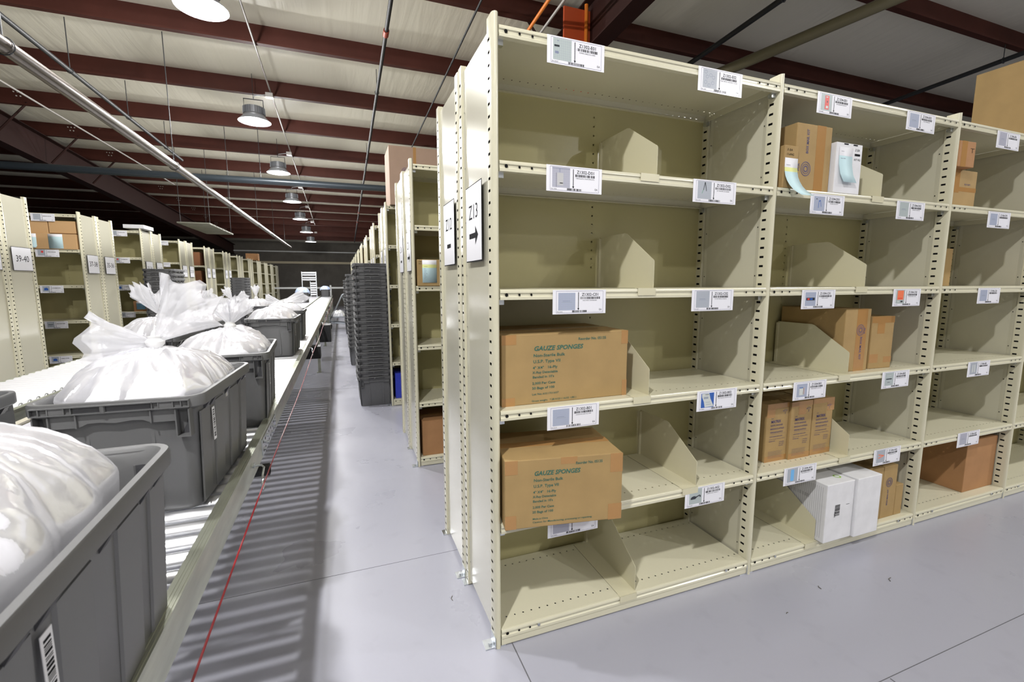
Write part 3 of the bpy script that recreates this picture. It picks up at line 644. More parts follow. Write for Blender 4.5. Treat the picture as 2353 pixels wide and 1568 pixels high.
# second bay, upper shelf
def mailkit(w, h, s=1): return [('BOX MAIL KIT', w*.34, h*.56, .020*s, .098*s, 1, 0, .02), ('ring', w*.30, h*.33, .030*s), ('PCA', w*.12, h*.29, .016*s, .03*s, 1, 0, .02)]
carton('tall brown carton printed BOX MAIL KIT on the second shelf of the second bay', (1.345, .012, ZS[1]), .212, .37, .275, 0, prints=mailkit(.212, .275), ptape=[(.118, .172, 0, .275)])
carton('narrow brown carton far back behind the small tagged carton', (1.236, .31, ZS[1]), .10, .09, .26, 0, card_d())
carton('small brown carton with handwriting and a hanging paper note, second bay', (1.262, -.004, ZS[1]), .080, .30, .172, 0, prints=[('5 EA', .012, .150, .012, .03, 0, .2, .0), ('11xING', .010, .132, .012, .04, 0, .1, .0)], ink_m=ink())
carton('slim white box with a blue note taped on, second shelf of the second bay', (1.567, -.005, ZS[1]), .168, .33, .215, 0, card_w(), 'white_box', 'box', prints=[('2 EA', .118, .185, .014, .03, 0, .2, 0), ('bar', .118, .165, .035, .009), ('KIT MG', .116, .145, .012, .04, 0, .1, 0), ('Inventory', .05, .188, .006, .03), ('bar', .045, .207, .028, .005), ('bar', .105, .207, .028, .005)], ink_m=ink(), topt=False)
carton('brown carton seen behind the slim white box', (1.575, .33, ZS[1]), .16, .055, .235, 0, card_d(), topt=False)
# paper notes
def note(lab, pts, wid, mats, name='paper_note', cat='note', bands=None, side=(1, 0, 0), text=None):
    t = thing(name, lab, cat, pts[0]); o0 = Vector(pts[0]); m = M(); n = len(pts); S = Vector(side)
    a = [Vector(p)-o0 for p in pts]
    for i in range(n): m.v += [tuple(a[i]), tuple(a[i]+S*wid)]
    for i in range(n-1): m.f.append((2*i, 2*i+1, 2*i+3, 2*i+2)); m.k.append(bands[i] if bands else 0)
    o = m.build('sheet', mats, t, smooth='all'); md = o.modifiers.new('s', 'SOLIDIFY'); md.thickness = .0004
    if text:
        m = M()
        for z, s, size in text: m.text(s, size, Vector((wid*.12, -.0012, z)))
        m.build('print', [ink_bl()], t)
    return t
pn = [(1.264, -.0055, 1.850), (1.264, -.0058, 1.812), (1.264, -.0075, 1.795), (1.2645, -.012, 1.775), (1.266, -.020, 1.755), (1.269, -.031, 1.735), (1.274, -.044, 1.717), (1.281, -.058, 1.702), (1.290, -.072, 1.690)]
note('long white and cyan paper note curling off the small carton over the shelf edge', pn, .074, [nm('white_paper', (.8, .8, .84), .6), cyan_p(), yel_p()], bands=[0, 2, 1, 1, 1, 1, 1, 1], text=[(-.03, 'Inventory', .006), (-.05, 'Date: 5/4/17', .006), (-.06, 'Initial: BQH', .006)])
note('white and cyan paper note taped to the slim white box', [(1.585, -.0062, 1.925), (1.585, -.0064, 1.888), (1.586, -.0075, 1.85), (1.592, -.012, 1.81), (1.606, -.020, 1.775)], .085, [nm('white_paper'), cyan_p()], bands=[0, 1, 1, 1], text=[(-.02, 'Inventory', .005), (-.05, 'Item # 4520', .006)])
# third bay, upper shelf
carton('brown carton wrapped in shiny tape, upper of two in the third bay', (2.450, -.005, ZS[1]+.1865), .125, .30, .125, -.06, card_d(), prints=[('bar', .085, .09, .03, .002), ('bar', .098, .07, .003, .022)], ptape=[(.02, .06, 0, .125)], ink_m=ink())
carton('brown carton wrapped in shiny tape, lower of two in the third bay', (2.447, .03, ZS[1]), .262, .33, .186, 0, card_m(), prints=[('PLY KIT', .155, .11, .012, .05)], ptape=[(.05, .11, .07, .186), (0, .262, .078, .10)])
carton('plain brown carton at the left of the third shelf of the third bay', (2.447, .226, ZS[2]), .535, .16, .222, 0, card_m())
# second bay, fourth shelf
carton('long brown carton with a printed end behind the divider, fourth shelf of the second bay', (1.800, .043, ZS[3]), .186, .345, .310, .0, card_m(), prints=[('BOX MAIL KIT', .118, .172, .020, .115, -1, 0, .02), ('ring', .115, .205, .028), ('PCA', .14, .215, .014, .03, -1, 0, .02)], ptape=[(.085, .16, 0, .31)])
carton('worn brown carton with torn top right of the mail kit carton, second bay', (2.020, .055, ZS[3]), .155, .30, .268, -.07, card_m(), ptape=[(.0, .155, .235, .268), (.04, .09, .18, .268), (0, .06, .03, .075), (.10, .155, .03, .06)])
# three slim cartons
def matrix(w, h):
    P = [('pro', .030, .212, .007, .012), ('MATRIX', .028, .192, .019, .063, 0, 0, .02), ('ELASTIC BANDAGE', .026, .176, .011, .078), ('BANDAGE ELASTIQUE', .026, .159, .011, .088), ('VENDAJE ELASTICO', .026, .142, .011, .082), ('bar', .026, .136, .10, .0006),
         ('LATEX DOUBLE HOOK & LOOP', .024, .122, .008, .082, 0, .1, .01), ('6 in x 11 yd  15 cm x 10 m', .022, .110, .006, .10), ('REORDER: 3086LF', .022, .100, .006, .04), ('LATEX FREE', .088, .092, .006, .032), ('SANS LATEX', .088, .083, .006, .032), ('SIN LATEX', .088, .074, .006, .028)]
    for i in range(7): P.append(('bar', .020, .050-.0052*i, .095-.004*(i % 3), .0007))
    cx, cz = w-.030, h-.042
    for q, (dx, dz) in enumerate([(-.013, .002), (-.006, .006), (.002, .007), (.010, .004), (-.008, .0), (.004, .0)]):
        P.append(('poly', [(cx+dx-.006, cz+dz-.0012), (cx+dx, cz+dz+.0022), (cx+dx+.006, cz+dz+.0002), (cx+dx, cz+dz-.0006)]))
    P.append(('poly', [(cx-.002, cz-.014), (cx+.0005, cz-.014), (cx+.002, cz-.003), (cx, cz-.003)]))
    return P
for i, (x, y, w, s) in enumerate([(1.370, .078, .146, 'left of the three, beside the post'), (1.512, .066, .147, 'middle of the three'), (1.665, .070, .146, 'right of the three, beside the divider')]):
    carton('slim brown carton of elastic bandages, '+s, (x, y, ZS[4]), w-.004, .30, .286, 0, card_m(), prints=matrix(w, .286), ptape=[(.0, w-.004, .262, .286), (.05*i, .05*i+.05, .22, .286), (0, w-.004, 0, .028)], ink_m=ink_bl(), group='slim bandage cartons')
# white cartons on the floor shelf
def stripes(w, h): return [('codes', w*.50, h*.44, w*.18, h*.20, 5, 1), ('SUPPLY', w*.35, h*.42, .012, .03, 1, 0, .01), ('bar', w*.72, h*.60, w*.12, .002)]
t = carton('white carton with black code marks, left of two on the second bay floor shelf', (1.660, -.038, ZS[5]+.0015), .195, .40, .297, 0, card_w(), 'white_carton', 'box', prints=stripes(.197, .297), ink_m=ink(), flapgap=False, topt=False)
m = M()
for i in range(22): m.quad((-.0006, .02+.010*i, .02), (-.0006, .0225+.010*i, .02), (-.0006, .0225+.010*i, .28), (-.0006, .02+.010*i, .28))
m.bars((-.0008, .26, .20), (0, -1, 0), (0, 0, 1), .18, .018, 3); m.build('side_print', [nm('grey_ink', (.50, .50, .52), .6)], t)
m = M().text('ZX', .075, (.055, .16, .2976), (1, 0, 0), (0, 1, 0), bold=.03, k=0); m.lathe([(.012, .2976), (.018, .2976)], (.15, .06, 0), 12, 1)
m.build('top_print', [ink(), nm('lime_ink', (.30, .55, .05), .5)], t)
carton('plain white carton, right of the two on the floor shelf of the second bay', (1.860, -.050, ZS[5]), .180, .40, .305, 0, card_w(), 'white_carton', 'box', flapgap=False, topt=False)
carton('tall brown carton just right of the white cartons', (2.062, .020, ZS[5]), .115, .33, .292, 0, card_m())
carton('tall brown carton with a printed seal beside the small carton on the floor shelf', (2.180, .020, ZS[5]), .113, .33, .292, 0, card_m(), prints=[('BOX MAIL KIT', .05, .07, .014, .09, 1, 0, .02), ('ring', .05, .20, .026)])
carton('small low brown carton in the corner of the floor shelf of the second bay', (2.296, .020, ZS[5]), .062, .25, .172, 0, card_m(), smallt=True)
carton('deep brown carton alone on the floor shelf of the third bay', (2.985, .045, ZS[5]), .318, .33, .322, 0, card_d(), prints=[('bar', .39, .20, .02, .016)], ink_m=ink())
carton('large plain brown carton on top of the shelving at the right edge', (3.345, .05, ZS[0]), .45, .34, .50, 0, card_m())
# farther right hand racks
t = carton('brown carton with a cyan inventory sheet in the first rack beyond the near one', (.022, 1.765, ZS[2]), .50, .34, .183, 0, card_m(), prints=[('5 EA 2', .01, .165, .010, .028, 0, 0, 0), ('BOX', .01, .150, .010, .02, 0, 0, 0)], ink_m=ink())
note('inventory sheet, white, yellow and cyan, on the brown carton in the first farther rack', [(.056, 1.763, 1.493), (.056, 1.763, 1.462), (.056, 1.763, 1.44), (.056, 1.763, 1.337)], .100, [nm('white_paper'), yel_p(), cyan_p()], bands=[0, 1, 2],
     text=[(-.046, 'Inventory', .006)]+[(-.062-.011*i, s, .006) for i, s in enumerate(['Date:', 'Item #', 'Initial:', 'Exp. date:', 'Pallet', 'Count:', 'Lot'])])
carton('brown carton low down in the first rack beyond the near one', (.033, 1.80, ZS[5]), .42, .33, .262, 0, card_d())
t = carton('huge brown carton standing on top of the second rack beyond the near one', (.041, 3.50, ZS[0]+.002), .95, .42, .585, 0, nm('pinkish_cardboard', (.36, .245, .175), .7, vary=(8, .05)), prints=[('ring', .16, .34, .036), ('bar', .16, .25, .02, .002), ('ring', .16, .15, .022)], ptape=[(.245, .275, 0, .585)])
carton('blue plastic wrapped pack low in the second rack beyond the near one', (.04, 3.60, ZS[5]), .5, .33, .28, 0, nm('blue_wrap', (.03, .05, .45), .3), 'blue_pack', 'package', topt=False, flapgap=False)
for k, l, w, h, c in ((4, 2, .4, .3, 0), (5, 1, .35, .28, 1), (7, 1, .4, .3, 0)):
    carton(f'brown carton high in the {ORD[k-1]} right hand rack beyond the near one', (.03, 1.78*k-.01, ZS[l]), w, .33, h, 0, card_m(), group='cartons in the far right hand racks')
# left hand racks
y = 5.46
for i, (x0, x1, z, h, mm) in enumerate([(-3.80, -3.60, ZS[1]+.183, .14, 0), (-3.592, -3.35, ZS[1]+.183, .14, 0), (-4.05, -3.59, ZS[1], .182, 0), (-3.585, -3.345, ZS[1], .175, 0)]):
    carton(['light brown carton upper left of the four stacked in the first full left rack', 'light brown carton upper right of the four stacked in the first full left rack', 'light brown carton lower left of the four, with a hanging note', 'light brown carton lower right of the four, with a pale blue sheet'][i],
           (x0, y-.02+.02*(i < 2), z), x1-x0, .35, h, 0, nm('light_cardboard', (.55, .34, .16), .7), group='four cartons in the left rack')
note('pale blue sheet across the lower right carton in the left rack', [(-3.60, y-.0215, 1.90), (-3.60, y-.022, 1.87), (-3.60, y-.022, 1.735)], .13, [nm('white_paper'), cyan_p()], bands=[0, 1])
note('pale blue note hanging at the left carton edge in the left rack', [(-3.78, y-.0215, 1.90), (-3.78, y-.022, 1.86), (-3.78, y-.025, 1.76), (-3.79, y-.03, 1.74)], .075, [nm('white_paper'), cyan_p()], bands=[0, 1, 1])
carton('flat white carton lying on top of the second full left rack', (-3.52, 7.25, ZS[0]+.036), .26, .40, .055, 0, card_w(), 'white_carton', 'box', topt=False)
carton('small brown carton with a blue sheet in the second full left rack', (-3.50, 7.27, ZS[3]), .16, .3, .16, 0, card_d())
note('blue sheet on the small carton in the second full left rack', [(-3.46, 7.268, 1.045), (-3.46, 7.268, 1.02), (-3.46, 7.267, .93)], .11, [nm('white_paper'), nm('blue_paper', (.25, .52, .75), .6)], bands=[0, 1])
for k, l, c in ((1, 3, 0), (4, 1, 1), (4, 2, 0), (4, 3, 0), (3, 3, 1)):
    yy = 3.66+1.80*k if k < 4 else 3.70+1.78*k
    carton(f'dark brown carton on the {LET[l]} shelf of the {ORD[k]} left hand rack', (LX-.50 if k != 1 else LX-.88, yy+.02, ZS[l]), .40 if k != 1 else .2, .33, .30, 0, nm('dark_brown_cardboard', (.20, .08, .03), .8), group='dark cartons in the left hand racks')  # one even dark brown for these cartons
carton('small brown carton on top of a far left hand rack', (LX-.35, 3.70+1.78*8, ZS[0]+.034), .40, .35, .25, 0, card_d())

# ------------------------------------------------------------------ totes
def rr(w, l, r, z, n=6):
    o = []
    for cx, cy, a0 in ((w/2-r, l/2-r, 0), (-w/2+r, l/2-r, 90), (-w/2+r, -l/2+r, 180), (w/2-r, -l/2+r, 270)):
        for i in range(n+1):
            a = math.radians(a0+90*i/n); o.append((cx+r*math.cos(a), cy+r*math.sin(a), z))
    return o
TW, TL, TH = .386, .560, .325
def tote_body_me(mat):
    m = M()
    m.rings([rr(.300, .462, .03, .004), rr(.318, .482, .035, .0), rr(.326, .490, .035, .010), rr(.352, .524, .035, .292), rr(.378, .552, .045, .292), rr(.386, .560, .048, .296), rr(.386, .560, .048, .320), rr(.382, .556, .046, .325),
             rr(.362, .534, .038, .325), rr(.356, .528, .036, .321), rr(.345, .516, .034, .305), rr(.320, .482, .032, .008)], capb=True, capt=True)
    def wx(z): return .163+(.176-.163)*z/.292
    for s in (-1, 1):
        for y0, y1 in ((-.245, -.165), (-.125, -.035), (.035, .125), (.165, .245)):       # raised wall panels leave grooves between
            z0, z1, d = .012, .275, .0035
            ps = [(s*wx(z0), y0*.95), (s*(wx(z0)+d), y0*.95+.004), (s*(wx(z0)+d), y1*.95-.004), (s*wx(z0), y1*.95)]
            qs = [(s*wx(z1), y0), (s*(wx(z1)+d), y0+.004), (s*(wx(z1)+d), y1-.004), (s*wx(z1), y1)]
            m.add([(p[0], p[1], z0) for p in ps]+[(p[0], p[1], z1) for p in qs], [(0, 1, 5, 4), (1, 2, 6, 5), (2, 3, 7, 6), (4, 5, 6, 7), (0, 3, 2, 1)])
        for y in (-.20, -.145, 0, .145, .20):                                              # gussets, coloured dark as the shaded gaps under the rim
            m.add([(s*.175, y-.011, .292), (s*.190, y-.011, .292), (s*.1755, y-.011, .268), (s*.175, y+.011, .292), (s*.190, y+.011, .292), (s*.1755, y+.011, .268)], [(0, 1, 2), (3, 5, 4), (0, 3, 4, 1), (1, 4, 5, 2), (2, 5, 3, 0)], 1)
        for y in (-.262, .262):
            for x in (-.06, .09): m.box(x-.001, x+.001, y-.002 if y > 0 else y-.006, y+.006 if y > 0 else y+.002, .02, .25) if 0 else None
    for s in (-1, 1):
        for x in (-.07, .07):
            m.prism([(x-.004, .02), (x+.004, .02), (x+.004, .262), (x-.004, .262)], 'y', s*.246, s*.2585)
    return mesh_of(m, 'tote', [mat, tote_shade()], True)
def bracket_me(mat):
    m = M(); y0, y1 = .262, .283
    wave = [(-.135, .262), (-.078, .262), (-.068, .266), (-.058, .271), (-.035, .272), (0, .268), (.035, .272), (.058, .271), (.068, .266), (.078, .262), (.135, .262), (.135, .294), (-.135, .294)]
    m.prism(wave, 'y', .272, .276)
    for s in (-1, 1):
        x = s*.148; a, b = x-.0165, x+.0165
        m.box(a, a+.003, .255, y1, .222, .294); m.box(b-.003, b, .255, y1, .222, .294)
        m.box(a, b, .255, y1, .218, .222); m.box(a+.003, b-.003, .255, .258, .222, .294, 1)  # dark back paints the shade inside each ear
        m.box(s*.078-.0015, s*.078+.0015, .262, y1, .262, .296)
    m.box(-.166, .166, y0, .287, .298, .3005); m.box(-.166, -.085, y0, .287, .316, .3185); m.box(.085, .166, y0, .287, .316, .3185); m.box(-.085, .085, y0, .290, .3165, .319)
    for x in (-.165, -.148, -.130, -.098, -.084, .084, .098, .130, .148, .165): m.box(x-.0012, x+.0012, y0, .286, .300, .317)
    for x in (-.114, .114): m.box(x-.016, x+.016, y0, .284, .300, .317)
    m.box(-.080, .080, .2805, .2815, .301, .316, 1)
    m.lathe([(.006, .0), (.006, .02)], (0.02, .284, .298), 8)
    return mesh_of(m, 'handle_bracket', [mat, tote_shade()])
def label_me():
    m = M().box(.1795, .1803, -.160, -.138, .165, .262)
    m.bars((.1805, -.156, .255), (0, 0, -1), (0, 1, 0), .085, .014, 9, k=1)
    return mesh_of(m, 'barcode_label', [nm('label_paper', (.78, .78, .8), .5), ink()])
def tote(lab, loc, rot=0, mat='n', lbl=True, group=None, brackets=(0, 1)):
    t = thing('storage_tote', lab, 'tote', loc, rot, group)
    mt = tote_m() if mat == 'n' else nm('charcoal_tote_plastic', (.105, .106, .110), .40, spec=.45)
    link('body', cached('tb'+mat, lambda: tote_body_me(mt)), t)
    for b in brackets: link('handle_bracket', cached('br'+mat, lambda: bracket_me(mt)), t, None, math.pi if b == 0 else 0)
    if lbl: link('barcode_label', cached('lb', label_me), t)
    return t
RZ = .7155
tote('grey tote nearest the camera, filling the lower left corner', (-.975, -.728, RZ), .03)
tote('grey tote with the big knotted bag, second on the right conveyor', (-1.022, .235, RZ), -.055)
tote('grey tote half hidden behind the knotted bag tote, third on the right conveyor', (-.990, .985, RZ), .055)
tote('grey tote piled with a flat white bag, fourth on the right conveyor', (-1.040, 3.08, RZ), -.03)
tote('grey tote behind the flat bag one, with a bag ear flopping right', (-1.055, 4.25, RZ), .0)
MZ = .7055
tote('dark grey tote cut by the left edge, on the middle belt', (-1.540, -.02, MZ), .06, 'd', lbl=False)
mt_ = [(-1.56, 1.95), (-1.60, 3.05), (-1.62, 4.35), (-1.60, 5.7)]
for i, (x, y) in enumerate(mt_): tote('dark grey tote on the middle belt, %s of those with knotted white bags' % ORD[i], (x, y, MZ), .02*(i-1), 'd', lbl=False, group='bagged totes on the middle belt')
tote('far dark tote heaped with blue tinted bags, on the middle belt', (-1.62, 14.9, MZ), 0, 'd', lbl=False)
tote('very far dark tote with blue tinted bags beyond the raised gate', (-1.10, 21.0, RZ), 0, 'd', lbl=False)
def stack(x, y, n, desc, group, rot=0, pitch=.0675, base=0):
    for i in range(n):
        j = n-1-i
        w = 'bottom' if i == 0 else 'topmost' if j == 0 else (ORD[j]+' from the top')
        R = random.Random(i*13+int(y*10))
        tote(f'charcoal tote, {w} of the {desc}', (x+R.uniform(-.002, .002), y+R.uniform(-.003, .003), base+i*pitch), rot+R.uniform(-.008, .008), 'd', lbl=False, group=group, brackets=(0, 1) if i % 1 == 0 else (0,))
stack(-.160, 3.885, 19, 'tall nested stack beside the right hand racks', 'totes of the near nested stack')
stack(-.200, 6.55, 18, 'shorter nested stack just behind the tall one', 'totes of the second nested stack')
stack(-.205, 11.4, 17, 'farthest nested stack by the right racks', 'totes of the farthest right stack')
stack(-2.93, 6.83, 19, 'nested stack at the left racks', 'totes of the left nested stack')
stack(-2.92, 12.4, 18, 'far nested stack at the left racks', 'totes of the far left nested stack')

# ------------------------------------------------------------------ knotted plastic bags
def bag(lab, c, zr_, hw, hl, H, knot, tails, seed, rot=0, name='plastic_bag', group=None, down=.10, blue=False, contents=True):
    t = thing(name, lab, 'bag', (c[0], c[1], zr_), rot, group)
    R = random.Random(seed); NT, NR = 168, 40
    ph = [R.uniform(0, 6.28) for _ in range(10)]
    def surf(sc, fold):
        rows = []
        for i in range(NR+1):
            tt = i/NR
            row = []
            for j in range(NT):
                th = 2*math.pi*j/NT; ct, st = math.cos(th), math.sin(th)
                k = (abs(ct)**3.2+abs(st)**3.2)**(-1/3.2)
                if tt < .86: u = tt/.86; z = H*(1-u**3.0)
                else: u = 1-.03*(tt-.86)/.14; z = -down*((tt-.86)/.14)**1.2
                bul = 1+.05*math.sin(math.pi*min(u, 1))
                x = hw*k*ct*u*bul*sc; y = hl*k*st*u*bul*sc
                if knot:
                    kk = (1-u)**1.5; x += knot[0]*kk; y += knot[1]*kk
                    pin = math.exp(-(u/.16)**2); z += (knot[2]-H)*pin*(1 if H < knot[2] else .6)
                rg = lambda a: 1-2*abs(math.sin(a))**.7
                f = fold*(rg(4.5*th+ph[0]+1.3*math.sin(3*u+ph[6]))*.5+rg(8*th+ph[1]-1.8*u)*.35+math.sin(31*th+ph[2]+4*u)*.18)
                f *= min(1, u*4)*(.22+.78*math.exp(-u*1.8))
                if tt < .9 and sc > .99:
                    q = Vector((x*1.0+ph[7], y+ph[8], z)); f += .016*mnoise.noise(q*6)+.010*(.5-abs(mnoise.noise(q*13)))+.005*(.3-abs(mnoise.noise(q*30)))
                elif sc < .99: f += .016*mnoise.noise(Vector((x+ph[7], y+ph[8], z))*6)-.006
                z += f+.010*math.sin(x*23+ph[3])*math.sin(y*19+ph[4])*(1 if tt < .9 else 0)*sc
                g = .006*math.sin(13*th+ph[5]+5*u)*u
                row.append((x+g*ct, y+g*st, z*(sc if z > 0 else 1)-.004*(1-sc)*10))
            rows.append(row)
        return rows
    m = M(); m.rings(surf(1, .020)); m.build('film', MATS['film'] if not blue else blue, t, smooth='all')
    if contents:
        m = M(); m.rings(surf(.93, .006)); m.build('contents', nm('white_packages', (.95, .95, .98), .6, bump=(22, .3, .004)), t, smooth='all')
    if knot:
        m = M(); kx, ky, kz = knot
        m.lathe([(.004, -.026), (.021, -.018), (.015, -.006), (.024, .004), (.026, .014), (.017, .024), (.020, .03)], (kx, ky, kz), 14); m.build('knot', nm('twisted_film_white', (.80, .80, .80), .35), t, smooth=True)
        for q, (dx, dy, dz, sp, puff, nlob) in enumerate(tails):
            D = Vector((dx, dy, dz)); Ln = D.length; D.normalize()
            S = D.cross(Vector((0, 1, 0))).normalized(); Nn = D.cross(S)
            rows1, nv, nu = [], 14, 40
            for i in range(nv+1):
                v = i/nv; row = []
                for j in range(nu):
                    a = 2*math.pi*j/nu; u = math.cos(a); w = math.sin(a)
                    edge = 1-.20*abs(math.sin(nlob*u*2.2+ph[q]))*v-.22*u*u*v
                    wid = sp*(v**.85)*(1-.12*v)
                    puf = puff*math.sin(math.pi*min(1, v*.78+.02))*(.55+.45*v)
                    p = Vector((kx, ky, kz+.01))+D*(Ln*v*edge)+S*(u*wid)+Nn*(w*puf*(1-.5*u*u))
                    p += Nn*(.014*v*math.sin(11*u+ph[3+q]+3*v)+.007*v*math.sin(25*u+ph[q])); p += S*(.008*v*math.sin(7*v+ph[q+1]+9*w))
                    row.append(tuple(p))
                rows1.append(row)
            m = M(); m.rings(rows1); m.build('tail', MATS['tail_film'] if not blue else blue, t, smooth='all')
    return t
rimz = RZ+TH
bag('large milky bag bulging out of the tote in the lower left corner', (-.985, -.745), rimz-.01, .168, .255, .125, None, [], 3, .03, down=.06)
bag('knotted white bag with two big wings of film, on the second tote', (-1.030, .235), rimz-.005, .183, .245, .098, (.005, .0, .110), [(.165, -.01, .185, .120, .032, 2), (-.195, -.03, .004, .105, .055, 2)], 7, -.055, down=.06)
bag('knotted white bag whose tail fans straight up, on the third tote', (-1.000, .985), rimz-.005, .185, .25, .085, (.025, .02, .092), [(-.055, 0, .165, .055, .022, 1), (.075, 0, .145, .06, .022, 2)], 11, .055, down=.06)
bag('flat white pillow of a bag on the fourth tote', (-1.045, 3.08), rimz-.005, .19, .26, .085, None, [], 15, -.03, down=.05)
bag('white bag with a rounded ear lying to the right, behind the flat one', (-1.08, 4.25), rimz-.005, .19, .26, .07, (-.02, 0, .08), [(.30, 0, .085, .085, .05, 1), (-.20, 0, .05, .06, .03, 1)], 19, 0, down=.05)
mk = [[(-.13, 0, .22, .07, .03, 3), (.05, 0, .17, .085, .04, 2)], [(-.06, 0, .16, .05, .02, 1), (.07, 0, .17, .045, .02, 1)], [(-.09, 0, .17, .05, .02, 2), (.16, 0, .09, .06, .03, 1)], [(0, 0, .20, .055, .02, 3)]]
for i, (x, y) in enumerate(mt_):
    bag('knotted white bag on the middle belt, %s along it' % ORD[i], (x, y), MZ+TH-.005, .185, .25, .085, (.03, 0, .10), mk[i], 30+i, 0, down=.05, group='knotted bags on the middle belt')
def blue_film():
    return nm('bluish_bag_film', (.55, .66, .92), .35, bump=(20, .5, .01))
for i, (x, y, z, a) in enumerate([(-1.62, 14.9, MZ+TH, .2), (-1.10, 21.0, RZ+TH, .19)]):
    bag(['heap of pale blue bags on the far tote', 'heap of pale blue bags beyond the raised gate'][i], (x, y), z-.005, .22, .27, .16, None, [], 60+i, 0, blue=blue_film(), down=.04, contents=False)

# ------------------------------------------------------------------ conveyors
def roller_me():
    m = M(); r = .0238; L2 = .224
    m.lathe([(0, -L2), (.012, -L2), (.013, -L2+.002), (.020, -L2+.001), (.0228, -L2+.003), (r, -L2+.012), (r, L2-.012), (.0228, L2-.003), (.020, L2-.001), (.013, L2-.002), (.012, L2), (0, L2)], n=20, axis='x')
    m.lathe([(.0055, -L2-.028), (.0055, L2+.028)], n=6, k=1, axis='x')
    return mesh_of(m, 'roller', [steel(), zinc()], True)
def roller_far_me():
    m = M(); m.lathe([(0, -.211), (.0238, -.209), (.0238, .209), (0, .211)], n=12, axis='x'); return m
RY = [-2.006+.0762*i for i in range(316)]
def rail(x, s, y0=-2.1, y1=22.0, dz=0):   # s=+1: outer side faces +x
    m = M(); a = lambda d: x-s*d
    p = [(a(0), .742), (a(0), .655), (a(.028), .655), (a(.028), .658), (a(.003), .658), (a(.003), .738), (a(.025), .738), (a(.025), .730), (a(.028), .730), (a(.028), .742)]
    m.prism(p, 'y', y0, y1)
    for d, e in ((.003, .0012), (.011, .0010), (.017, .0010)):   # pressed ridges along the top flange
        m.box(min(a(d), a(d+.004)), max(a(d), a(d+.004)), y0, y1, .742, .742+e)
    m.box(min(a(-.0012), a(.0)), max(a(-.0012), a(.0)), y0, y1, .7315, .742)
    m.v = [(v[0], v[1], v[2]+dz) for v in m.v]
    return m
def conveyor(name, lab, xc, group, dz=0, rmat=None):
    t = thing(name, lab, 'conveyor')
    xr, xl = xc+.262, xc-.262
    rail(xr, 1, dz=dz).build('side_rail', rail_m(), t); rail(xl, -1, dz=dz).build('side_rail', rail_m(), t)
    first = next(i for i, y in enumerate(RY) if y > -1.25)
    me = cached('rol', roller_me)
    if rmat: me = me.copy(); me.materials[0] = rmat
    for y in RY[first:first+100]: link('roller', me, t, (xc, y, .692))
    m = M(); base = roller_far_me()
    for y in RY[:first]+RY[first+100:]: m.add([(v[0]+xc, v[1]+y, v[2]+.692) for v in base.v], base.f)
    tag(m.build('roller', [rmat or steel()], t, smooth=True), kind='stuff')
    for y in [-1.8, 5.9, 9.0, 12.1, 15.2, 18.3, 21.4]:
        for x, s in ((xr, 1), (xl, -1)):
            a0, a1 = (x-.04, x-.003) if s > 0 else (x+.003, x+.04)
            m = M().box(a0, a1, y-.03, y+.03, .0, .65+dz).box(a0-.02*(s > 0), a1+.02*(s < 0), y-.05, y+.05, 0, .006); m.build('leg', rail_m(), t)
        M().box(xl+.04, xr-.04, y-.015, y+.015, .25, .30).build('cross_brace', rail_m(), t)
    return t, xr
t, xr = conveyor('roller_conveyor', 'steel roller conveyor on the right, carrying the row of grey totes', -1.063, '')
m = M()   # slotted splice plate bolted on the outer face
m.box(xr, xr+.004, .50, .88, .664, .728)
for i in range(8):
    for z in (.678, .712): m.lathe([(0, .0045), (.006, .0045)], (xr, .525+.048*i, z), 8, 1, 'x')
for y in (.54, .62, .76, .84):
    for z in (.68, .71): m.lathe([(.007, .004), (.007, .011), (0, .011)], (xr, y, z), 6, 0, 'x')
m.build('splice_plate', [zinc(), dark()], t)
for i, y in enumerate([-2.0, .30, 3.4, 6.5, 9.6, 12.7, 15.8, 18.9]):
    m = M(); X = xr
    m.tube([(X-.002, y, .702), (X+.028, y, .700), (X+.036, y-.006, .694), (X+.034, y-.03, .675), (X+.036, y-.05, .668)], .0038, 8)
    m.tube([(X+.040+.0*j, y-.066+.017*math.cos(j*math.pi/7), .655+.017*math.sin(j*math.pi/7)) for j in range(15)], .0035, 6)
    m.lathe([(.009, 0), (.009, .006), (0, .006)], (X, y, .702), 6, 0, 'x')
    m.build('eye_bolt', [zinc()], t, smooth=True)
m = M(); m.lathe([(0, -1.0), (.024, -1.0), (.024, -.778), (.020, -.777), (.020, -.79), (0, -.79)], (0, .50, .607), 20, 0, 'x')
m.build('drive_roller', nm('black_rubber', (.012, .012, .013), .5), t, smooth=True)
M().box(-.90, -.66, 6.9, 7.3, .33, .62).build('motor_box', nm('black_rubber'), t)
M().box(-.90, -.73, 4.25, 4.45, .46, .60).build('motor_box', nm('black_rubber'), t)
m = M(); pts = [(-.757, -3+.2*i, .655+.010*math.cos((-3+.2*i-.23)*2*math.pi/3.1)) for i in range(118)]
m.tube(pts, .0024, 6); tag(m.build('pull_cord', nm('red_cord', (.28, .008, .014), .4), smooth=True), 'thin red emergency pull cord strung along the right conveyor rail', 'cord')
conveyor('roller_conveyor', 'steel roller conveyor farthest left, empty and bright, before the left racks', -2.31, '', -.038, nm('glare_lightened_roller', (.92, .92, .94), .35, .35))  # same roller steel, colour lightened to imitate overexposed glare
t = thing('belt_conveyor', 'light grey belt conveyor in the middle, between the two roller conveyors', 'conveyor')
M().box(-1.845, -1.365, -2.1, 22, .694, .7045).build('belt', nm('pale_grey_belt', (.50, .50, .54), .45), t)
M().box(-1.845, -1.365, -2.1, 22, .60, .692).build('bed', rail_m(), t)
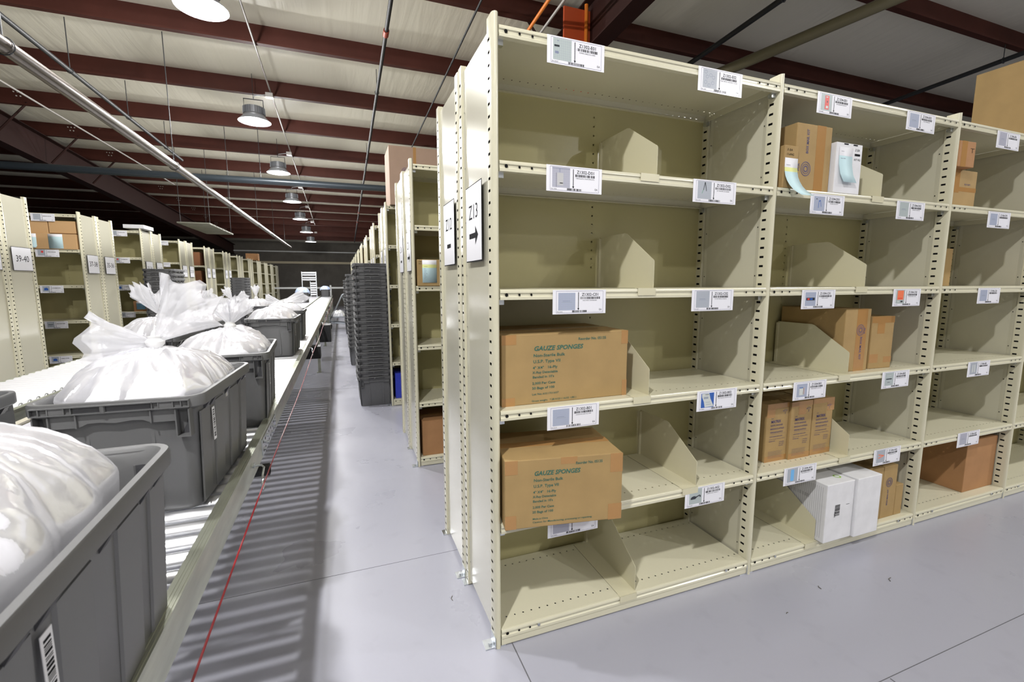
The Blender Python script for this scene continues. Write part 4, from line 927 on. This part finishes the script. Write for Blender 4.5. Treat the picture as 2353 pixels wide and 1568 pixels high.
for x in (-1.364, -1.885): M().box(x, x+.034, -2.1, 22, .62, .716).build('side_rail', nm('beige_rail', (.50, .47, .38), .4), t)
for y in [-1.8, 5.9, 12.1, 18.3]:
    for x in (-1.87, -1.365): M().box(x, x+.03, y-.03, y+.03, 0, .62).build('leg', rail_m(), t)

# ------------------------------------------------------------------ far end of the hall
t = thing('conveyor_gate', 'section of roller conveyor tipped upright at the far end', 'conveyor', (-1.72, 20.6, .70))
for x in (-.30, .27): M().box(x, x+.03, 0, .05, 0, 1.12).build('side_rail', zinc(), t)
for i, z in enumerate((1.07, .98, .86, .77)): M().lathe([(0, -.26), (.036, -.26), (.036, .26), (0, .26)], (0, .02, z), 14, 0, 'x').build('roller', steel(), t, smooth=True)
for i in range(6): M().lathe([(0, .05), (.036, .05), (.036, .26), (0, .26)], (0, .0, .62-.10*i), 12, 0, 'x').build('roller', steel(), t, smooth=True)
for x in (.03, .27): M().box(x, x+.02, -.02, .02, .0, .70).build('side_rail', zinc(), t)
t = thing('guard_rail', 'pale horizontal guard rail across the far end of the hall', 'rail', (0, 23, 0))
M().box(-3.5, .2, -.02, .02, 1.05, 1.13).build('rail', nm('pale_rail', (.55, .56, .55), .5), t)
for x in (-3.45, -.9, .15): M().box(x-.04, x+.04, -.04, .04, 0, 1.22).build('post', nm('pale_rail'), t)
struct('trim_7', M().box(-16, 12, 26.38, 26.5, 2.38, 2.50), nm('cream_ledge', (.50, .44, .30), .6))
struct('trim_8', M().box(-16, 12, 26.38, 26.5, 3.0, 3.06), nm('pale_rail'))
t = thing('suspended_panel', 'pale slatted panel hanging under the dark roof above the left racks', 'ceiling panel', (-3.35, 11.5, 2.60))
for i in range(8): M().box(-.30, .30, -1.2+.30*i, -.94+.30*i, 0, .03).build('slat', nm('panel_grey_green', (.20, .20, .16), .6), t)
for x in (-.27, .27):
    for y in (-1.05, 1.05): M().box(x-.004, x+.004, y-.004, y+.004, .03, roof(11.5+y)-2.60-.05).build('hanger', pipe_d(), t)
t = thing('hand_cart', 'low tube framed cart with white sacks at the far right of the aisle', 'cart', (-.55, 12.6, 0))
m = M(); m.tube([(-.25, 0, .12), (-.22, 0, .30), (-.05, .0, .62), (.12, 0, .98), (.25, 0, 1.05)], .018, 8); m.tube([(-.25, .5, .12), (-.22, .5, .30), (-.05, .5, .62), (.12, .5, .98), (.25, .5, 1.05)], .018, 8)
m.tube([(.25, 0, 1.05), (.25, .5, 1.05)], .02, 8); m.tube([(-.22, 0, .20), (.38, 0, .14)], .018, 8); m.tube([(-.22, .5, .20), (.38, .5, .14)], .018, 8); m.tube([(.12, 0, .98), (.34, 0, .16)], .014, 8)
m.build('frame', nm('cart_steel', (.35, .38, .42), .35, .7), t, smooth=True)
for x, y in ((-.25, 0), (-.25, .5), (.38, 0), (.38, .5)): M().lathe([(0, -.02), (.06, -.02), (.06, .02), (0, .02)], (x, y, .06), 16, 0, 'y').build('wheel', nm('black_rubber'), t, smooth=True)
M().box(-.2, .3, 0, .5, .34, .37).build('deck', nm('cart_steel'), t)
m = M()
bag('pair of small white sacks lying on the far cart', (-.55, 12.85), .372, .19, .20, .16, None, [], 77, 0, down=.0, contents=False)

for i, (x, y, l, a) in enumerate([(1.77, -.275, .035, .5), (1.43, -.20, .02, 1.2), (1.15, -.255, .012, .2), (-.10, .30, .03, 1.4), (2.9, -.33, .02, .3)]):
    tag(M().tube([(0, 0, .0015), (l*.5, l*.2, .002), (l, 0, .0015)], .0014, 5).build('floor_scrap', nm('scrap_grey', (.10, .09, .07), .7), loc=(x, y, 0), rot=a), ['small twig like scrap on the floor before the second bay', 'short brown shred on the floor near the shelving front', 'tiny speck of litter on the floor before the nearest bay', 'dark scuffed shred on the floor left of the end panels', 'small shred of litter on the floor before the third bay'][i], 'litter')
